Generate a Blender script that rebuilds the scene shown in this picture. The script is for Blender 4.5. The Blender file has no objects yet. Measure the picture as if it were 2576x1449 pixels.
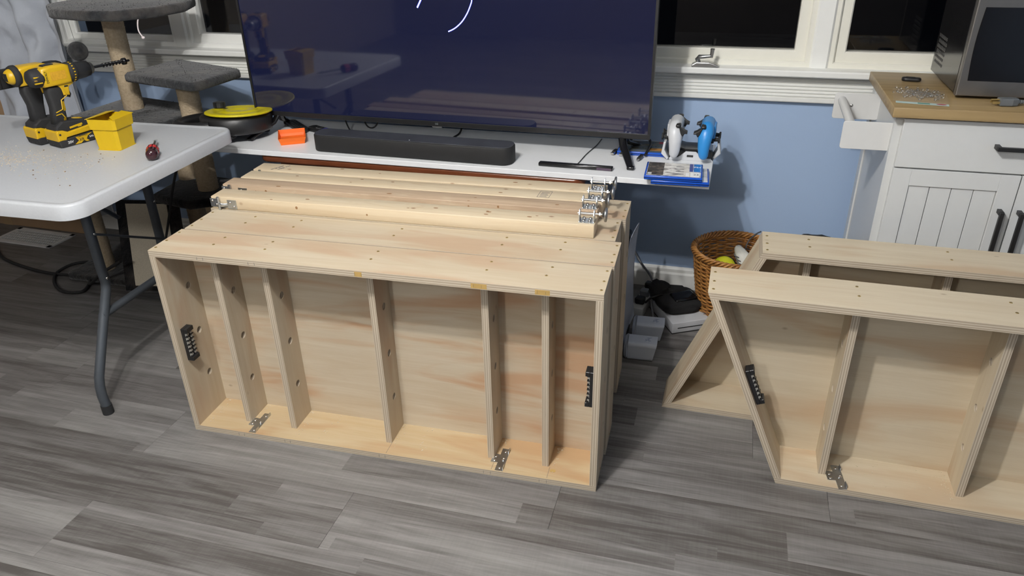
import bpy, bmesh, math, random
from mathutils import Vector, Matrix, Euler
random.seed(7)
S = bpy.context.scene
COL = S.collection
R = math.radians
# ---------------------------------------------------------------- camera, world, lights, exposure
cd = bpy.data.cameras.new('camera'); cam = bpy.data.objects.new('camera', cd); COL.objects.link(cam)
cd.sensor_width = 36.0; cd.lens = 36.0 * 1888.53 / 2576.0
cd.clip_start = .02
cam.location = (1.43602, -1.48701, 1.41968)
cam.rotation_euler = (R(62.25558), R(1.13849), R(15.46926))
S.camera = cam
S.view_settings.view_transform = 'Standard'; S.view_settings.look = 'None'
S.view_settings.gamma = 1.0; S.view_settings.use_curve_mapping = False
S.view_settings.exposure = 0.0
W = bpy.data.worlds.new('night'); S.world = W; W.use_nodes = True
W.node_tree.nodes['Background'].inputs[0].default_value = (.0010, .0012, .0018, 1)
W.node_tree.nodes['Background'].inputs[1].default_value = 1.0
BULBS = [((.79, -1.02, 2.30), 96), ((.62, -1.17, 2.30), 58)]
for p, e in BULBS:
    l = bpy.data.lights.new('bulb_light', 'POINT'); l.energy = e; l.color = (1.0, .985, .965); l.shadow_soft_size = .03
    o = bpy.data.objects.new('bulb_light', l); COL.objects.link(o); o.location = p
FILL_POS = (.35, -3.05, 2.20)  # added fill light, unseen behind the camera, brightens upright faces and the window wall
l = bpy.data.lights.new('fill_light', 'POINT'); l.energy = 74; l.color = (1.0, .99, .97); l.shadow_soft_size = .11
o = bpy.data.objects.new('fill_light', l); COL.objects.link(o); o.location = FILL_POS

# ---------------------------------------------------------------- mesh helpers
def rot2(a): return Matrix.Rotation(a, 4, 'Z')
class MB:
    def __init__(s): s.v = []; s.f = []; s.m = []; s.s = []; s.uv = []
    def add(s, vs, fs, mat=0, smooth=False, M=None, uv=None):
        n = len(s.v)
        s.v += [tuple(M @ Vector(p)) if M is not None else tuple(p) for p in vs]
        for i, f in enumerate(fs):
            s.f.append([n + k for k in f]); s.m.append(mat); s.s.append(smooth)
            s.uv.append(uv[i] if uv else None)
        return s
    def frombm(s, bm, mat=0, smooth=False, M=None):
        bm.verts.ensure_lookup_table(); bm.verts.index_update()
        s.add([v.co.copy() for v in bm.verts], [[v.index for v in f.verts] for f in bm.faces], mat, smooth, M)
        bm.free(); return s
    def box(s, lo, hi, mat=0, M=None, bev=0, seg=1, smooth=False):
        x0, y0, z0 = lo; x1, y1, z1 = hi
        if bev:
            bm = bmesh.new(); bmesh.ops.create_cube(bm, size=1)
            for v in bm.verts: v.co = Vector(((x0+x1)/2+v.co.x*(x1-x0), (y0+y1)/2+v.co.y*(y1-y0), (z0+z1)/2+v.co.z*(z1-z0)))
            bmesh.ops.bevel(bm, geom=bm.edges[:], offset=bev, segments=seg, affect='EDGES', profile=.5)
            return s.frombm(bm, mat, smooth or seg > 1, M)
        return s.add([(x0,y0,z0),(x1,y0,z0),(x1,y1,z0),(x0,y1,z0),(x0,y0,z1),(x1,y0,z1),(x1,y1,z1),(x0,y1,z1)],
                     [(0,3,2,1),(4,5,6,7),(0,1,5,4),(1,2,6,5),(2,3,7,6),(3,0,4,7)], mat, False, M)
    def prism(s, poly, a, b, axis='y', mat=0, M=None, bev=0, seg=2, smooth=False):
        # poly: 2d points; axis x -> poly is (y,z); y -> (x,z); z -> (x,y)
        def P(p, t): return {'x': (t, p[0], p[1]), 'y': (p[0], t, p[1]), 'z': (p[0], p[1], t)}[axis]
        n = len(poly)
        if bev:
            bm = bmesh.new()
            v0 = [bm.verts.new(P(p, a)) for p in poly]; v1 = [bm.verts.new(P(p, b)) for p in poly]
            bm.faces.new(v0); bm.faces.new(v1[::-1])
            for i in range(n): bm.faces.new((v0[i], v1[i], v1[(i+1) % n], v0[(i+1) % n]))
            bmesh.ops.recalc_face_normals(bm, faces=bm.faces[:])
            es = [e for e in bm.edges if (e.verts[0] in v0) == (e.verts[1] in v0)]
            bmesh.ops.bevel(bm, geom=es, offset=bev, segments=seg, affect='EDGES', profile=.5)
            return s.frombm(bm, mat, smooth, M)
        vs = [P(p, a) for p in poly] + [P(p, b) for p in poly]
        fs = [tuple(range(n)), tuple(range(2*n-1, n-1, -1))] + [(i, n+i, n+(i+1) % n, (i+1) % n) for i in range(n)]
        return s.add(vs, fs, mat, smooth, M)
    def tube(s, pts, r, seg=8, mat=0, closed=False, M=None, smooth=True, cap=True, ell=1.0):
        pts = [Vector(p) for p in pts]; n = len(pts); vs = []; up = None
        rs = r if isinstance(r, (list, tuple)) else [r]*n
        for i, p in enumerate(pts):
            if closed: t = (pts[(i+1) % n]-pts[i-1]).normalized()
            else: t = (pts[min(i+1, n-1)]-pts[max(i-1, 0)]).normalized()
            if up is None:
                up = Vector((0, 0, 1)) if abs(t.z) < .9 else Vector((0, 1, 0))
            a = t.cross(up).normalized(); up = a.cross(t).normalized()
            for k in range(seg):
                c = 2*math.pi*k/seg
                vs.append(p + a*math.cos(c)*rs[i] + up*math.sin(c)*rs[i]*ell)
        fs = []
        for i in range(n if closed else n-1):
            j = (i+1) % n
            for k in range(seg):
                fs.append((i*seg+k, i*seg+(k+1) % seg, j*seg+(k+1) % seg, j*seg+k))
        s.add(vs, fs, mat, smooth, M)
        if cap and not closed:
            s.add(vs[:seg], [tuple(range(seg-1, -1, -1))], mat, False, M); s.add(vs[-seg:], [tuple(range(seg))], mat, False, M)
        return s
    def cyl(s, p0, p1, r0, r1=None, seg=20, mat=0, M=None, smooth=True):
        return s.tube([p0, p1], [r0, r0 if r1 is None else r1], seg, mat, False, M, smooth)
    def lathe(s, prof, seg=32, mat=0, M=None, smooth=True):
        n = len(prof); vs = []
        for k in range(seg):
            a = 2*math.pi*k/seg
            vs += [(r*math.cos(a), r*math.sin(a), z) for r, z in prof]
        fs = [(k*n+i, ((k+1) % seg)*n+i, ((k+1) % seg)*n+i+1, k*n+i+1) for k in range(seg) for i in range(n-1)]
        return s.add(vs, fs, mat, smooth, M)
    def ball(s, c, r, sub=2, mat=0, sc=(1,1,1), M=None):
        bm = bmesh.new(); bmesh.ops.create_icosphere(bm, subdivisions=sub, radius=r)
        for v in bm.verts: v.co = Vector((c[0]+v.co.x*sc[0], c[1]+v.co.y*sc[1], c[2]+v.co.z*sc[2]))
        return s.frombm(bm, mat, True, M)
    def panel(s, lo, hi, ta, ga, M=None, fm=0, em=1):
        # plywood sheet: ta thickness axis, ga grain axis (0..2); uv in metres, edge uv v = layer 0..1
        lo = list(lo); hi = list(hi); oa = 3-ta-ga; off = random.uniform(0, 50)
        c = [[(hi if (k >> i) & 1 else lo)[i] for i in range(3)] for k in range(8)]
        quads = [((0,4,6,2),0),((1,3,7,5),0),((0,1,5,4),1),((2,6,7,3),1),((0,2,3,1),2),((4,5,7,6),2)]
        uvs = []; fs = []; ms = []
        for q, ax in quads:
            fs.append(q)
            if ax == ta: uvs.append([(c[i][ga]+off, c[i][oa]+off*.37) for i in q]); ms.append(fm)
            else:
                la = 3-ta-ax
                uvs.append([(c[i][la]+off, (c[i][ta]-lo[ta])/(hi[ta]-lo[ta])) for i in q]); ms.append(em)
        for f, m, u in zip(fs, ms, uvs): s.add([c[i] for i in f], [(0,1,2,3)], m, False, M, [u])
        return s
    def build(s, name, mats, parent=None, loc=None, rot=None, kind=None, label=None):
        me = bpy.data.meshes.new(name); me.from_pydata(s.v, [], s.f)
        if not isinstance(mats, (list, tuple)): mats = [mats]
        for m in mats: me.materials.append(m)
        me.polygons.foreach_set('material_index', s.m); me.polygons.foreach_set('use_smooth', s.s)
        if any(u is not None for u in s.uv):
            ul = me.uv_layers.new(name='UVMap')
            for p, u in zip(me.polygons, s.uv):
                if u:
                    for li, q in zip(p.loop_indices, u): ul.data[li].uv = q
        me.update()
        o = bpy.data.objects.new(name, me); COL.objects.link(o)
        if parent: o.parent = parent
        if loc is not None: o.location = loc
        if rot is not None: o.rotation_euler = rot
        if kind: o['kind'] = kind
        if label: o['label'] = label
        return o
def thing(name, label, cat, loc=(0,0,0), rz=0, group=None):
    o = bpy.data.objects.new(name, None); COL.objects.link(o); o.location = loc; o.rotation_euler = (0, 0, rz)
    o.empty_display_size = .05
    return tag(o, label, cat, group)
def tag(o, label, cat, group=None):
    o['label'] = label; o['category'] = cat
    if group: o['group'] = group
    return o
def struct(o): o['kind'] = 'structure'; return o
def copy_tree(o, parent=None):
    c = o.copy(); COL.objects.link(c)
    if parent: c.parent = parent
    for ch in list(o.children): copy_tree(ch, c)
    return c
def holed(s, lo, hi, holes, r, M=None, uoff=None):
    # plywood sheet standing in the yz plane, thickness along x, round holes (y,z)
    (x0, y0, z0), (x1, y1, z1) = lo, hi; off = random.uniform(0, 50); N = 20
    rings = [[(y0,z0),(y1,z0),(y1,z1),(y0,z1)]] + [[(cy+r*math.cos(2*math.pi*k/N), cz+r*math.sin(2*math.pi*k/N)) for k in range(N)] for cy, cz in holes]
    for x in (x0, x1):
        bm = bmesh.new(); es = []
        for ring in rings:
            vv = [bm.verts.new((x, p[0], p[1])) for p in ring]
            es += [bm.edges.new((vv[i], vv[(i+1) % len(vv)])) for i in range(len(vv))]
        bmesh.ops.triangle_fill(bm, use_beauty=True, use_dissolve=False, edges=es)
        for f in bm.faces:
            ps = [v.co.copy() for v in f.verts]
            nrm = f.normal
            if (nrm.x > 0) != (x == x1): ps = ps[::-1]
            s.add(ps, [tuple(range(len(ps)))], 0, False, M, [[(p.z+off, p.y+off*.37) for p in ps]])
        bm.free()
    for q, hole in enumerate(rings):
        n = len(hole)
        for i in range(n):
            a, b = hole[i], hole[(i+1) % n]
            L0, L1 = (a[0]+a[1]+off, b[0]+b[1]+off)
            ps = [(x0,a[0],a[1]),(x0,b[0],b[1]),(x1,b[0],b[1]),(x1,a[0],a[1])]
            if q == 0: ps = ps[::-1]; u = [(L0,1),(L1,1),(L1,0),(L0,0)]
            else: u = [(L0,0),(L1,0),(L1,1),(L0,1)]
            s.add(ps, [(0,1,2,3)], 1, False, M, [u])
    return s
def text(name, body, size, m, parent, M, ext=.0004, align='CENTER'):
    cu = bpy.data.curves.new(name, 'FONT'); cu.body = body; cu.size = size; cu.extrude = ext; cu.align_x = align; cu.align_y = 'CENTER'
    t = bpy.data.objects.new(name, cu); me = bpy.data.meshes.new_from_object(t); bpy.data.objects.remove(t)
    me.transform(M); me.materials.clear(); me.materials.append(m)
    o = bpy.data.objects.new(name, me); COL.objects.link(o); o.parent = parent
    return o
def facing(pos, right, up):
    r = Vector(right).normalized(); u = Vector(up).normalized(); n = r.cross(u)
    return Matrix(((r.x,u.x,n.x,pos[0]),(r.y,u.y,n.y,pos[1]),(r.z,u.z,n.z,pos[2]),(0,0,0,1)))
def applied(o, mods):
    # run modifiers given as (type, {settings}) and keep the result as the mesh
    for t, kw in mods:
        md = o.modifiers.new(t, t)
        for k, v in kw.items(): setattr(md, k, v)
    dg = bpy.context.evaluated_depsgraph_get(); me = bpy.data.meshes.new_from_object(o.evaluated_get(dg))
    o.modifiers.clear(); o.data = me; return o

def rrect(x0, y0, x1, y1, r, n=8):
    out = []
    for cx_, cy_, a0 in ((x1-r, y0+r, -90), (x1-r, y1-r, 0), (x0+r, y1-r, 90), (x0+r, y0+r, 180)):
        for k in range(n+1):
            a = R(a0+90*k/n); out.append((cx_+r*math.cos(a), cy_+r*math.sin(a)))
    return out

# ---------------------------------------------------------------- materials
def newmat(name):
    m = bpy.data.materials.new(name); m.use_nodes = True; nt = m.node_tree
    return m, nt, nt.nodes['Principled BSDF']
def N(nt, t, **kw):
    n = nt.nodes.new(t)
    for k, v in kw.items():
        if k.startswith('_'): setattr(n, k[1:], v)
        else: n.inputs[k.replace('__', ' ')].default_value = v
    return n
def math_(nt, op, a, b=None, c=None):
    n = nt.nodes.new('ShaderNodeMath'); n.operation = op
    for i, v in enumerate((a, b, c)):
        if v is None: continue
        if isinstance(v, (int, float)): n.inputs[i].default_value = v
        else: nt.links.new(v, n.inputs[i])
    return n.outputs[0]
def mix(nt, fac, a, b):
    n = nt.nodes.new('ShaderNodeMix'); n.data_type = 'RGBA'
    for s_, v in ((n.inputs[0], fac), (n.inputs[6], a), (n.inputs[7], b)):
        if isinstance(v, (int, float)): s_.default_value = v
        elif isinstance(v, tuple): s_.default_value = (*v, 1)
        else: nt.links.new(v, s_)
    return n.outputs[2]
def ramp(nt, src, a, b):
    n = nt.nodes.new('ShaderNodeMapRange'); n.inputs[1].default_value = a; n.inputs[2].default_value = b
    nt.links.new(src, n.inputs[0]); return n.outputs[0]
def coords(nt, kind='Object', scale=(1,1,1), rnd=True, rot=(0,0,0)):
    tc = N(nt, 'ShaderNodeTexCoord'); mp = N(nt, 'ShaderNodeMapping'); mp.inputs['Scale'].default_value = scale; mp.inputs['Rotation'].default_value = rot
    nt.links.new(tc.outputs[kind], mp.inputs['Vector'])
    if rnd:
        oi = N(nt, 'ShaderNodeObjectInfo'); v = N(nt, 'ShaderNodeVectorMath', _operation='SCALE'); v.inputs[0].default_value = (37, 53, 71)
        nt.links.new(oi.outputs['Random'], v.inputs['Scale']); nt.links.new(v.outputs[0], mp.inputs['Location'])
    return mp.outputs[0]
def noise(nt, vec, scale=5, detail=4, rough=.55, dist=0):
    n = N(nt, 'ShaderNodeTexNoise', Scale=scale, Detail=detail, Roughness=rough, Distortion=dist)
    nt.links.new(vec, n.inputs['Vector']); return n.outputs[0]
def bump(nt, bsdf, h, strength=.3, dist=.002):
    b = N(nt, 'ShaderNodeBump', Strength=strength, Distance=dist); nt.links.new(h, b.inputs['Height']); nt.links.new(b.outputs[0], bsdf.inputs['Normal'])
def plain(name, col, rough=.5, metal=0, var=.08, scale=40, bmp=0, spec=.5, emit=None, estr=0, coat=0):
    m, nt, b = newmat(name)
    v = coords(nt); h = noise(nt, v, scale)
    dark = tuple(c*(1-var*1.5) for c in col); lite = tuple(min(1, c*(1+var)) for c in col)
    nt.links.new(mix(nt, h, dark, lite), b.inputs['Base Color'])
    b.inputs['Roughness'].default_value = rough; b.inputs['Metallic'].default_value = metal
    b.inputs['Specular IOR Level'].default_value = spec
    if coat: b.inputs['Coat Weight'].default_value = coat
    if bmp: bump(nt, b, h, bmp, .0015)
    if emit: b.inputs['Emission Color'].default_value = (*emit, 1); b.inputs['Emission Strength'].default_value = estr
    return m
def ply_face(name, a, b2, c):
    m, nt, b = newmat(name)
    v = coords(nt, 'UV', (1.3, 16, 1), False); n1 = noise(nt, v, 2.2, 6, .6, .6)
    v2 = coords(nt, 'UV', (.9, 5, 1), False); n2 = noise(nt, v2, 1.7, 3, .5, 1.2)
    v3 = coords(nt, 'UV', (4, 220, 1), False); n3 = noise(nt, v3, 1.5, 2)
    col = mix(nt, ramp(nt, n1, .3, .7), a, b2)
    col = mix(nt, math_(nt, 'MULTIPLY', ramp(nt, n2, .50, .66), .85), col, c)
    col = mix(nt, math_(nt, 'MULTIPLY', ramp(nt, n3, .55, .9), .25), col, tuple(x*.6 for x in c))
    sp = N(nt, 'ShaderNodeTexVoronoi', Scale=9.0); nt.links.new(coords(nt, 'UV', (.55, 1.0, 1), False), sp.inputs['Vector'])
    kn = ramp(nt, sp.outputs['Distance'], .05, .018)
    col = mix(nt, math_(nt, 'MULTIPLY', kn, .45), col, (.16, .09, .05))
    nt.links.new(col, b.inputs['Base Color']); b.inputs['Roughness'].default_value = .55; b.inputs['Specular IOR Level'].default_value = .3
    bump(nt, b, n3, .08, .0006)
    return m
def ply_edge(name, lite, dark):
    m, nt, b = newmat(name)
    tc = N(nt, 'ShaderNodeTexCoord'); sp = N(nt, 'ShaderNodeSeparateXYZ'); nt.links.new(tc.outputs['UV'], sp.inputs[0])
    w = noise(nt, coords(nt, 'UV', (.9, .3, 1), False), 3, 2)
    y = math_(nt, 'ADD', math_(nt, 'MULTIPLY', sp.outputs[1], 6.0), math_(nt, 'MULTIPLY', math_(nt, 'SUBTRACT', w, .5), .7))
    fr = math_(nt, 'PINGPONG', y, 1.0)
    n = noise(nt, coords(nt, 'UV', (2.2, 6, 1), False), 4, 4)
    f = math_(nt, 'ADD', ramp(nt, fr, .25, .8), math_(nt, 'MULTIPLY', math_(nt, 'SUBTRACT', n, .5), 1.7))
    col = mix(nt, math_(nt, 'MINIMUM', math_(nt, 'MAXIMUM', f, 0.0), 1.0), lite, dark)
    void = ramp(nt, noise(nt, coords(nt, 'UV', (9, 5, 1), False), 3, 2), .70, .76)
    col = mix(nt, math_(nt, 'MULTIPLY', void, .5), col, (.10, .065, .04))
    nt.links.new(col, b.inputs['Base Color']); b.inputs['Roughness'].default_value = .75
    bump(nt, b, n, .2, .001)
    return m
PLYF = ply_face('plywood_face', (.545, .465, .345), (.485, .395, .275), (.46, .325, .215))
PLYB = ply_face('plywood_pink_streaked', (.58, .505, .385), (.50, .405, .285), (.47, .285, .165))
PLYY = ply_face('plywood_warm', (.54, .43, .275), (.49, .365, .21), (.45, .285, .15))
PLYG = ply_face('plywood_pale', (.60, .52, .385), (.53, .44, .31), (.49, .36, .235))
PLYE = ply_edge('plywood_edge', (.55, .475, .365), (.35, .28, .205))
PLY = [PLYF, PLYE]; PLY2 = [PLYG, PLYE]
def pine(name, a, b2, c):
    m, nt, b = newmat(name)
    n1 = noise(nt, coords(nt, 'Object', (1.0, 22, 22)), 2.0, 6, .6, .8)
    n2 = noise(nt, coords(nt, 'Object', (2.2, 9, 9)), 2.0, 4, .6, 1.5)
    col = mix(nt, ramp(nt, n1, .35, .68), a, b2)
    col = mix(nt, math_(nt, 'MULTIPLY', ramp(nt, n2, .60, .8), .7), col, c)
    vo = N(nt, 'ShaderNodeTexVoronoi', Scale=9.0); nt.links.new(coords(nt, 'Object', (1, 1.6, 1.2)), vo.inputs['Vector'])
    kn = ramp(nt, vo.outputs['Distance'], .09, .03)
    col = mix(nt, math_(nt, 'MULTIPLY', kn, .8), col, (.24, .11, .045))
    nt.links.new(col, b.inputs['Base Color']); b.inputs['Roughness'].default_value = .5; b.inputs['Specular IOR Level'].default_value = .35
    bump(nt, b, n1, .12, .001); return m
PINE = pine('pine_pale', (.67, .565, .405), (.60, .475, .315), (.50, .34, .19))
PINER = pine('pine_reddish', (.56, .425, .295), (.40, .285, .19), (.62, .52, .37))
def floor_mat():
    m, nt, b = newmat('vinyl_plank')
    tc = N(nt, 'ShaderNodeTexCoord'); sp = N(nt, 'ShaderNodeSeparateXYZ'); nt.links.new(tc.outputs['Object'], sp.inputs[0])
    oi = N(nt, 'ShaderNodeObjectInfo'); rnd = oi.outputs['Random']
    x, y = sp.outputs[0], sp.outputs[1]
    yy = math_(nt, 'ADD', math_(nt, 'MULTIPLY', y, 11.0), math_(nt, 'MULTIPLY', rnd, .8))
    strip = math_(nt, 'FLOOR', yy)
    wn = N(nt, 'ShaderNodeTexWhiteNoise', _noise_dimensions='2D'); cb = N(nt, 'ShaderNodeCombineXYZ')
    nt.links.new(strip, cb.inputs[0]); nt.links.new(rnd, cb.inputs[1]); nt.links.new(cb.outputs[0], wn.inputs['Vector'])
    seg = math_(nt, 'FLOOR', math_(nt, 'ADD', math_(nt, 'MULTIPLY', x, .85), math_(nt, 'MULTIPLY', wn.outputs['Value'], 1.7)))
    wn2 = N(nt, 'ShaderNodeTexWhiteNoise', _noise_dimensions='3D'); cb2 = N(nt, 'ShaderNodeCombineXYZ')
    nt.links.new(strip, cb2.inputs[0]); nt.links.new(rnd, cb2.inputs[1]); nt.links.new(seg, cb2.inputs[2]); nt.links.new(cb2.outputs[0], wn2.inputs['Vector'])
    tone = wn2.outputs['Value']
    mp = N(nt, 'ShaderNodeMapping'); mp.inputs['Scale'].default_value = (1.0, 13, 1); nt.links.new(tc.outputs['Object'], mp.inputs['Vector'])
    cb3 = N(nt, 'ShaderNodeCombineXYZ'); nt.links.new(math_(nt, 'MULTIPLY', rnd, 91.0), cb3.inputs[0]); nt.links.new(math_(nt, 'MULTIPLY', tone, 47.0), cb3.inputs[1]); nt.links.new(cb3.outputs[0], mp.inputs['Location'])
    g1 = noise(nt, mp.outputs[0], 1.8, 7, .62, 1.1)
    mp2 = N(nt, 'ShaderNodeMapping'); mp2.inputs['Scale'].default_value = (3.5, 90, 1); nt.links.new(tc.outputs['Object'], mp2.inputs['Vector']); nt.links.new(cb3.outputs[0], mp2.inputs['Location'])
    g2 = noise(nt, mp2.outputs[0], 2.0, 4, .6, .4)
    mp3 = N(nt, 'ShaderNodeMapping'); mp3.inputs['Scale'].default_value = (160, 12, 1); nt.links.new(tc.outputs['Object'], mp3.inputs['Vector'])
    saw = noise(nt, mp3.outputs[0], 1.0, 2)
    f = math_(nt, 'ADD', math_(nt, 'MULTIPLY', tone, .50), math_(nt, 'MULTIPLY', math_(nt, 'SUBTRACT', g1, .5), 1.6))
    f = math_(nt, 'ADD', f, math_(nt, 'MULTIPLY', math_(nt, 'SUBTRACT', g2, .5), .75))
    f = math_(nt, 'ADD', f, math_(nt, 'MULTIPLY', math_(nt, 'SUBTRACT', saw, .5), .18))
    f = math_(nt, 'MINIMUM', math_(nt, 'MAXIMUM', math_(nt, 'ADD', f, .13), 0.0), 1.0)
    col = mix(nt, f, (.078, .071, .066), (.265, .256, .247))
    nt.links.new(col, b.inputs['Base Color']); b.inputs['Roughness'].default_value = .42; b.inputs['Specular IOR Level'].default_value = .4
    bump(nt, b, g2, .12, .0008); return m
FLOOR = floor_mat()
def wallpaint():
    m, nt, b = newmat('blue_wall_paint')
    n = noise(nt, coords(nt, 'Object', (1,1,1), False), 140, 3); n2 = noise(nt, coords(nt, 'Object', (1,1,1), False), 3, 2)
    nt.links.new(mix(nt, n2, (.36, .485, .69), (.385, .51, .72)), b.inputs['Base Color']); b.inputs['Roughness'].default_value = .55
    bump(nt, b, n, .12, .0012); return m
BLUE = wallpaint()
WTRIM = plain('white_trim_paint', (.86, .86, .825), .35, var=.02)
WVINYL = plain('cream_vinyl', (.82, .80, .71), .3, var=.02)
WSHELF = plain('white_laminate', (.84, .85, .86), .3, var=.02)
WTABLE = plain('white_blow_moulded_plastic', (.49, .505, .525), .42, var=.05, scale=160, bmp=.12)
WMETAL = plain('white_powder_coat', (.66, .66, .65), .35, var=.02)
WCART = plain('white_cabinet_paint', (.64, .65, .645), .3, var=.02)
CEIL = plain('ceiling_paint', (.80, .79, .76), .8, var=.03)
BEIGE = plain('beige_wall_paint', (.34, .30, .26), .7, var=.04)
BROWN = plain('dark_brown_wall_paint', (.10, .085, .072), .7, var=.04)
BLK = plain('black_plastic', (.012, .012, .013), .42, var=.2)
BLKG = plain('gloss_black_plastic', (.006, .006, .007), .12, var=.1)
BLKM = plain('matt_black_rubber', (.016, .016, .017), .75, var=.25, scale=90, bmp=.2)
BLKF = plain('black_fabric', (.010, .010, .011), .95, var=.4, scale=300, bmp=.5)
CHAR = plain('charcoal_speaker_cloth', (.009, .009, .0095), .7, var=.25, scale=600, bmp=.3)
YEL = plain('yellow_plastic', (.60, .37, .009), .38, var=.05)
YELB = plain('bright_yellow_plastic', (.64, .42, .003), .42, var=.05)
YELL = plain('lemon_yellow_plastic', (.62, .52, .008), .35, var=.05)
ORNG = plain('orange_plastic', (.85, .15, .006), .45, var=.05)
ZINC = plain('zinc_plated_steel', (.60, .64, .68), .30, 1.0, var=.15, scale=60)
STEEL = plain('bright_steel', (.72, .70, .66), .22, 1.0, var=.1)
CHROME = plain('dull_nickel', (.50, .50, .49), .33, 1.0, var=.1)
GUN = plain('grey_powder_coated_steel', (.075, .085, .098), .45, 0.3, var=.12)
BRASS = plain('brass_screw', (.36, .25, .085), .45, .35, var=.2)
GLUE = plain('dried_yellow_glue', (.46, .30, .10), .4, var=.15)
INK = plain('grey_ink', (.12, .12, .13), .8, var=.2)
WINK = plain('white_print', (.85, .85, .84), .5, var=.02)
BINK = plain('black_print', (.02, .02, .02), .5, var=.02)
MAHOG = plain('mahogany_varnish', (.15, .045, .018), .22, var=.35, scale=9)
BAMB = None
def bamboo():
    m, nt, b = newmat('bamboo_top')
    n = noise(nt, coords(nt, 'Object', (2, 34, 34)), 2, 5, .5, .3); s_ = noise(nt, coords(nt, 'Object', (.4, 50, 50)), 1, 1)
    nt.links.new(mix(nt, ramp(nt, math_(nt, 'ADD', math_(nt, 'MULTIPLY', n, .5), math_(nt, 'MULTIPLY', s_, .5)), .35, .65), (.27, .185, .085), (.37, .265, .13)), b.inputs['Base Color'])
    b.inputs['Roughness'].default_value = .38; return m
BAMB = bamboo()
STAIN = plain('brushed_stainless', (.25, .235, .22), .38, .85, var=.08, scale=30)
CARD = plain('brown_cardboard', (.36, .235, .135), .85, var=.08, scale=25)
def carpet(name, a, b2):
    m, nt, b = newmat(name)
    n = noise(nt, coords(nt), 55, 5, .7); n2 = noise(nt, coords(nt), 9, 3, .6)
    col = mix(nt, ramp(nt, n, .35, .68), a, b2); col = mix(nt, math_(nt, 'MULTIPLY', ramp(nt, n2, .48, .72), .55), col, (.10, .088, .076))
    nt.links.new(col, b.inputs['Base Color']); b.inputs['Roughness'].default_value = 1.0; b.inputs['Specular IOR Level'].default_value = .1
    b.inputs['Sheen Weight'].default_value = .25; bump(nt, b, n, .9, .006); return m
PLUSH = carpet('charcoal_plush', (.010, .011, .013), (.038, .040, .043))
BLKP = carpet('black_plush', (.004, .004, .005), (.014, .014, .016))
def sisal():
    m, nt, b = newmat('sisal_rope_wrap')
    wv = N(nt, 'ShaderNodeTexWave', Scale=55.0, Distortion=1.2, Detail=2.0); wv.bands_direction = 'Z'; nt.links.new(coords(nt), wv.inputs['Vector'])
    n = noise(nt, coords(nt, 'Object', (1,1,1)), 120, 4)
    nt.links.new(mix(nt, n, (.32, .24, .145), (.60, .49, .345)), b.inputs['Base Color']); b.inputs['Roughness'].default_value = .9
    h = math_(nt, 'ADD', math_(nt, 'MULTIPLY', wv.outputs['Fac'], .3), n); bump(nt, b, h, .4, .0025); return m
SISAL = sisal()
def burlap():
    m, nt, b = newmat('woven_sisal_mat')
    c = N(nt, 'ShaderNodeTexChecker', Scale=260.0); nt.links.new(coords(nt), c.inputs['Vector']); n = noise(nt, coords(nt), 200, 3)
    nt.links.new(mix(nt, n, (.55, .49, .38), (.80, .72, .57)), b.inputs['Base Color']); b.inputs['Roughness'].default_value = .95
    bump(nt, b, c.outputs['Fac'], .5, .002); return m
BURL = burlap()
def fabric():
    m, nt, b = newmat('light_grey_curtain')
    n = noise(nt, coords(nt), 7, 5, .6); w = noise(nt, coords(nt, 'Object', (300, 300, 300)), 2, 2)
    nt.links.new(mix(nt, n, (.33, .355, .405), (.46, .485, .53)), b.inputs['Base Color']); b.inputs['Roughness'].default_value = .7
    b.inputs['Sheen Weight'].default_value = .2; b.inputs['Specular IOR Level'].default_value = .3
    bump(nt, b, n, .7, .012); return m
CURT = fabric()
def wicker():
    m, nt, b = newmat('brown_willow')
    n = noise(nt, coords(nt, 'Object', (1,1,3)), 28, 4)
    nt.links.new(mix(nt, ramp(nt, n, .3, .7), (.20, .075, .018), (.50, .24, .065)), b.inputs['Base Color']); b.inputs['Roughness'].default_value = .35; return m
WICK = wicker()
def glass(name, tint=(1,1,1), rough=0.0):
    m, nt, b = newmat(name); v = coords(nt); h = noise(nt, v, 2)
    nt.links.new(mix(nt, h, tuple(.98*c for c in tint), tint), b.inputs['Base Color'])
    b.inputs['Transmission Weight'].default_value = 1; b.inputs['Roughness'].default_value = rough; b.inputs['IOR'].default_value = 1.45; return m
GLASS = glass('window_glass'); CRYS = glass('clear_plastic', (.97, .97, .97), .03)
AMBER = plain('dark_plum_acetate', (.035, .010, .014), .12, var=.2)
def tvscreen():
    m, nt, b = newmat('lit_navy_screen')
    n = noise(nt, coords(nt, 'Object', (1,1,1), False), 1.3, 2)
    b.inputs['Base Color'].default_value = (.006, .006, .009, 1); b.inputs['Roughness'].default_value = .05; b.inputs['Specular IOR Level'].default_value = .9
    nt.links.new(mix(nt, n, (.0035, .0045, .0200), (.0035, .0075, .0400)), b.inputs['Emission Color']); b.inputs['Emission Strength'].default_value = 1.0; return m
SCREEN = tvscreen()
GLOW = plain('white_lit_pixels', (.9, .9, 1), .3, emit=(.80, .93, 1.0), estr=1.3)
GLOWB = plain('blue_lit_pixels', (.02, .03, .5), .3, emit=(.02, .035, .50), estr=1.0)
LED = plain('small_white_led', (.8, .8, .8), .3, emit=(.8, .8, .8), estr=.6)
BLUEC = plain('sky_blue_plastic', (.03, .25, .62), .35, var=.03)
WHTC = plain('white_controller_plastic', (.60, .61, .63), .38, var=.02)
GBLUE = plain('translucent_blue_case', (.008, .075, .46), .22, var=.08)
PS5W = plain('white_console_shell', (.52, .56, .64), .4, var=.02)

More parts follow.
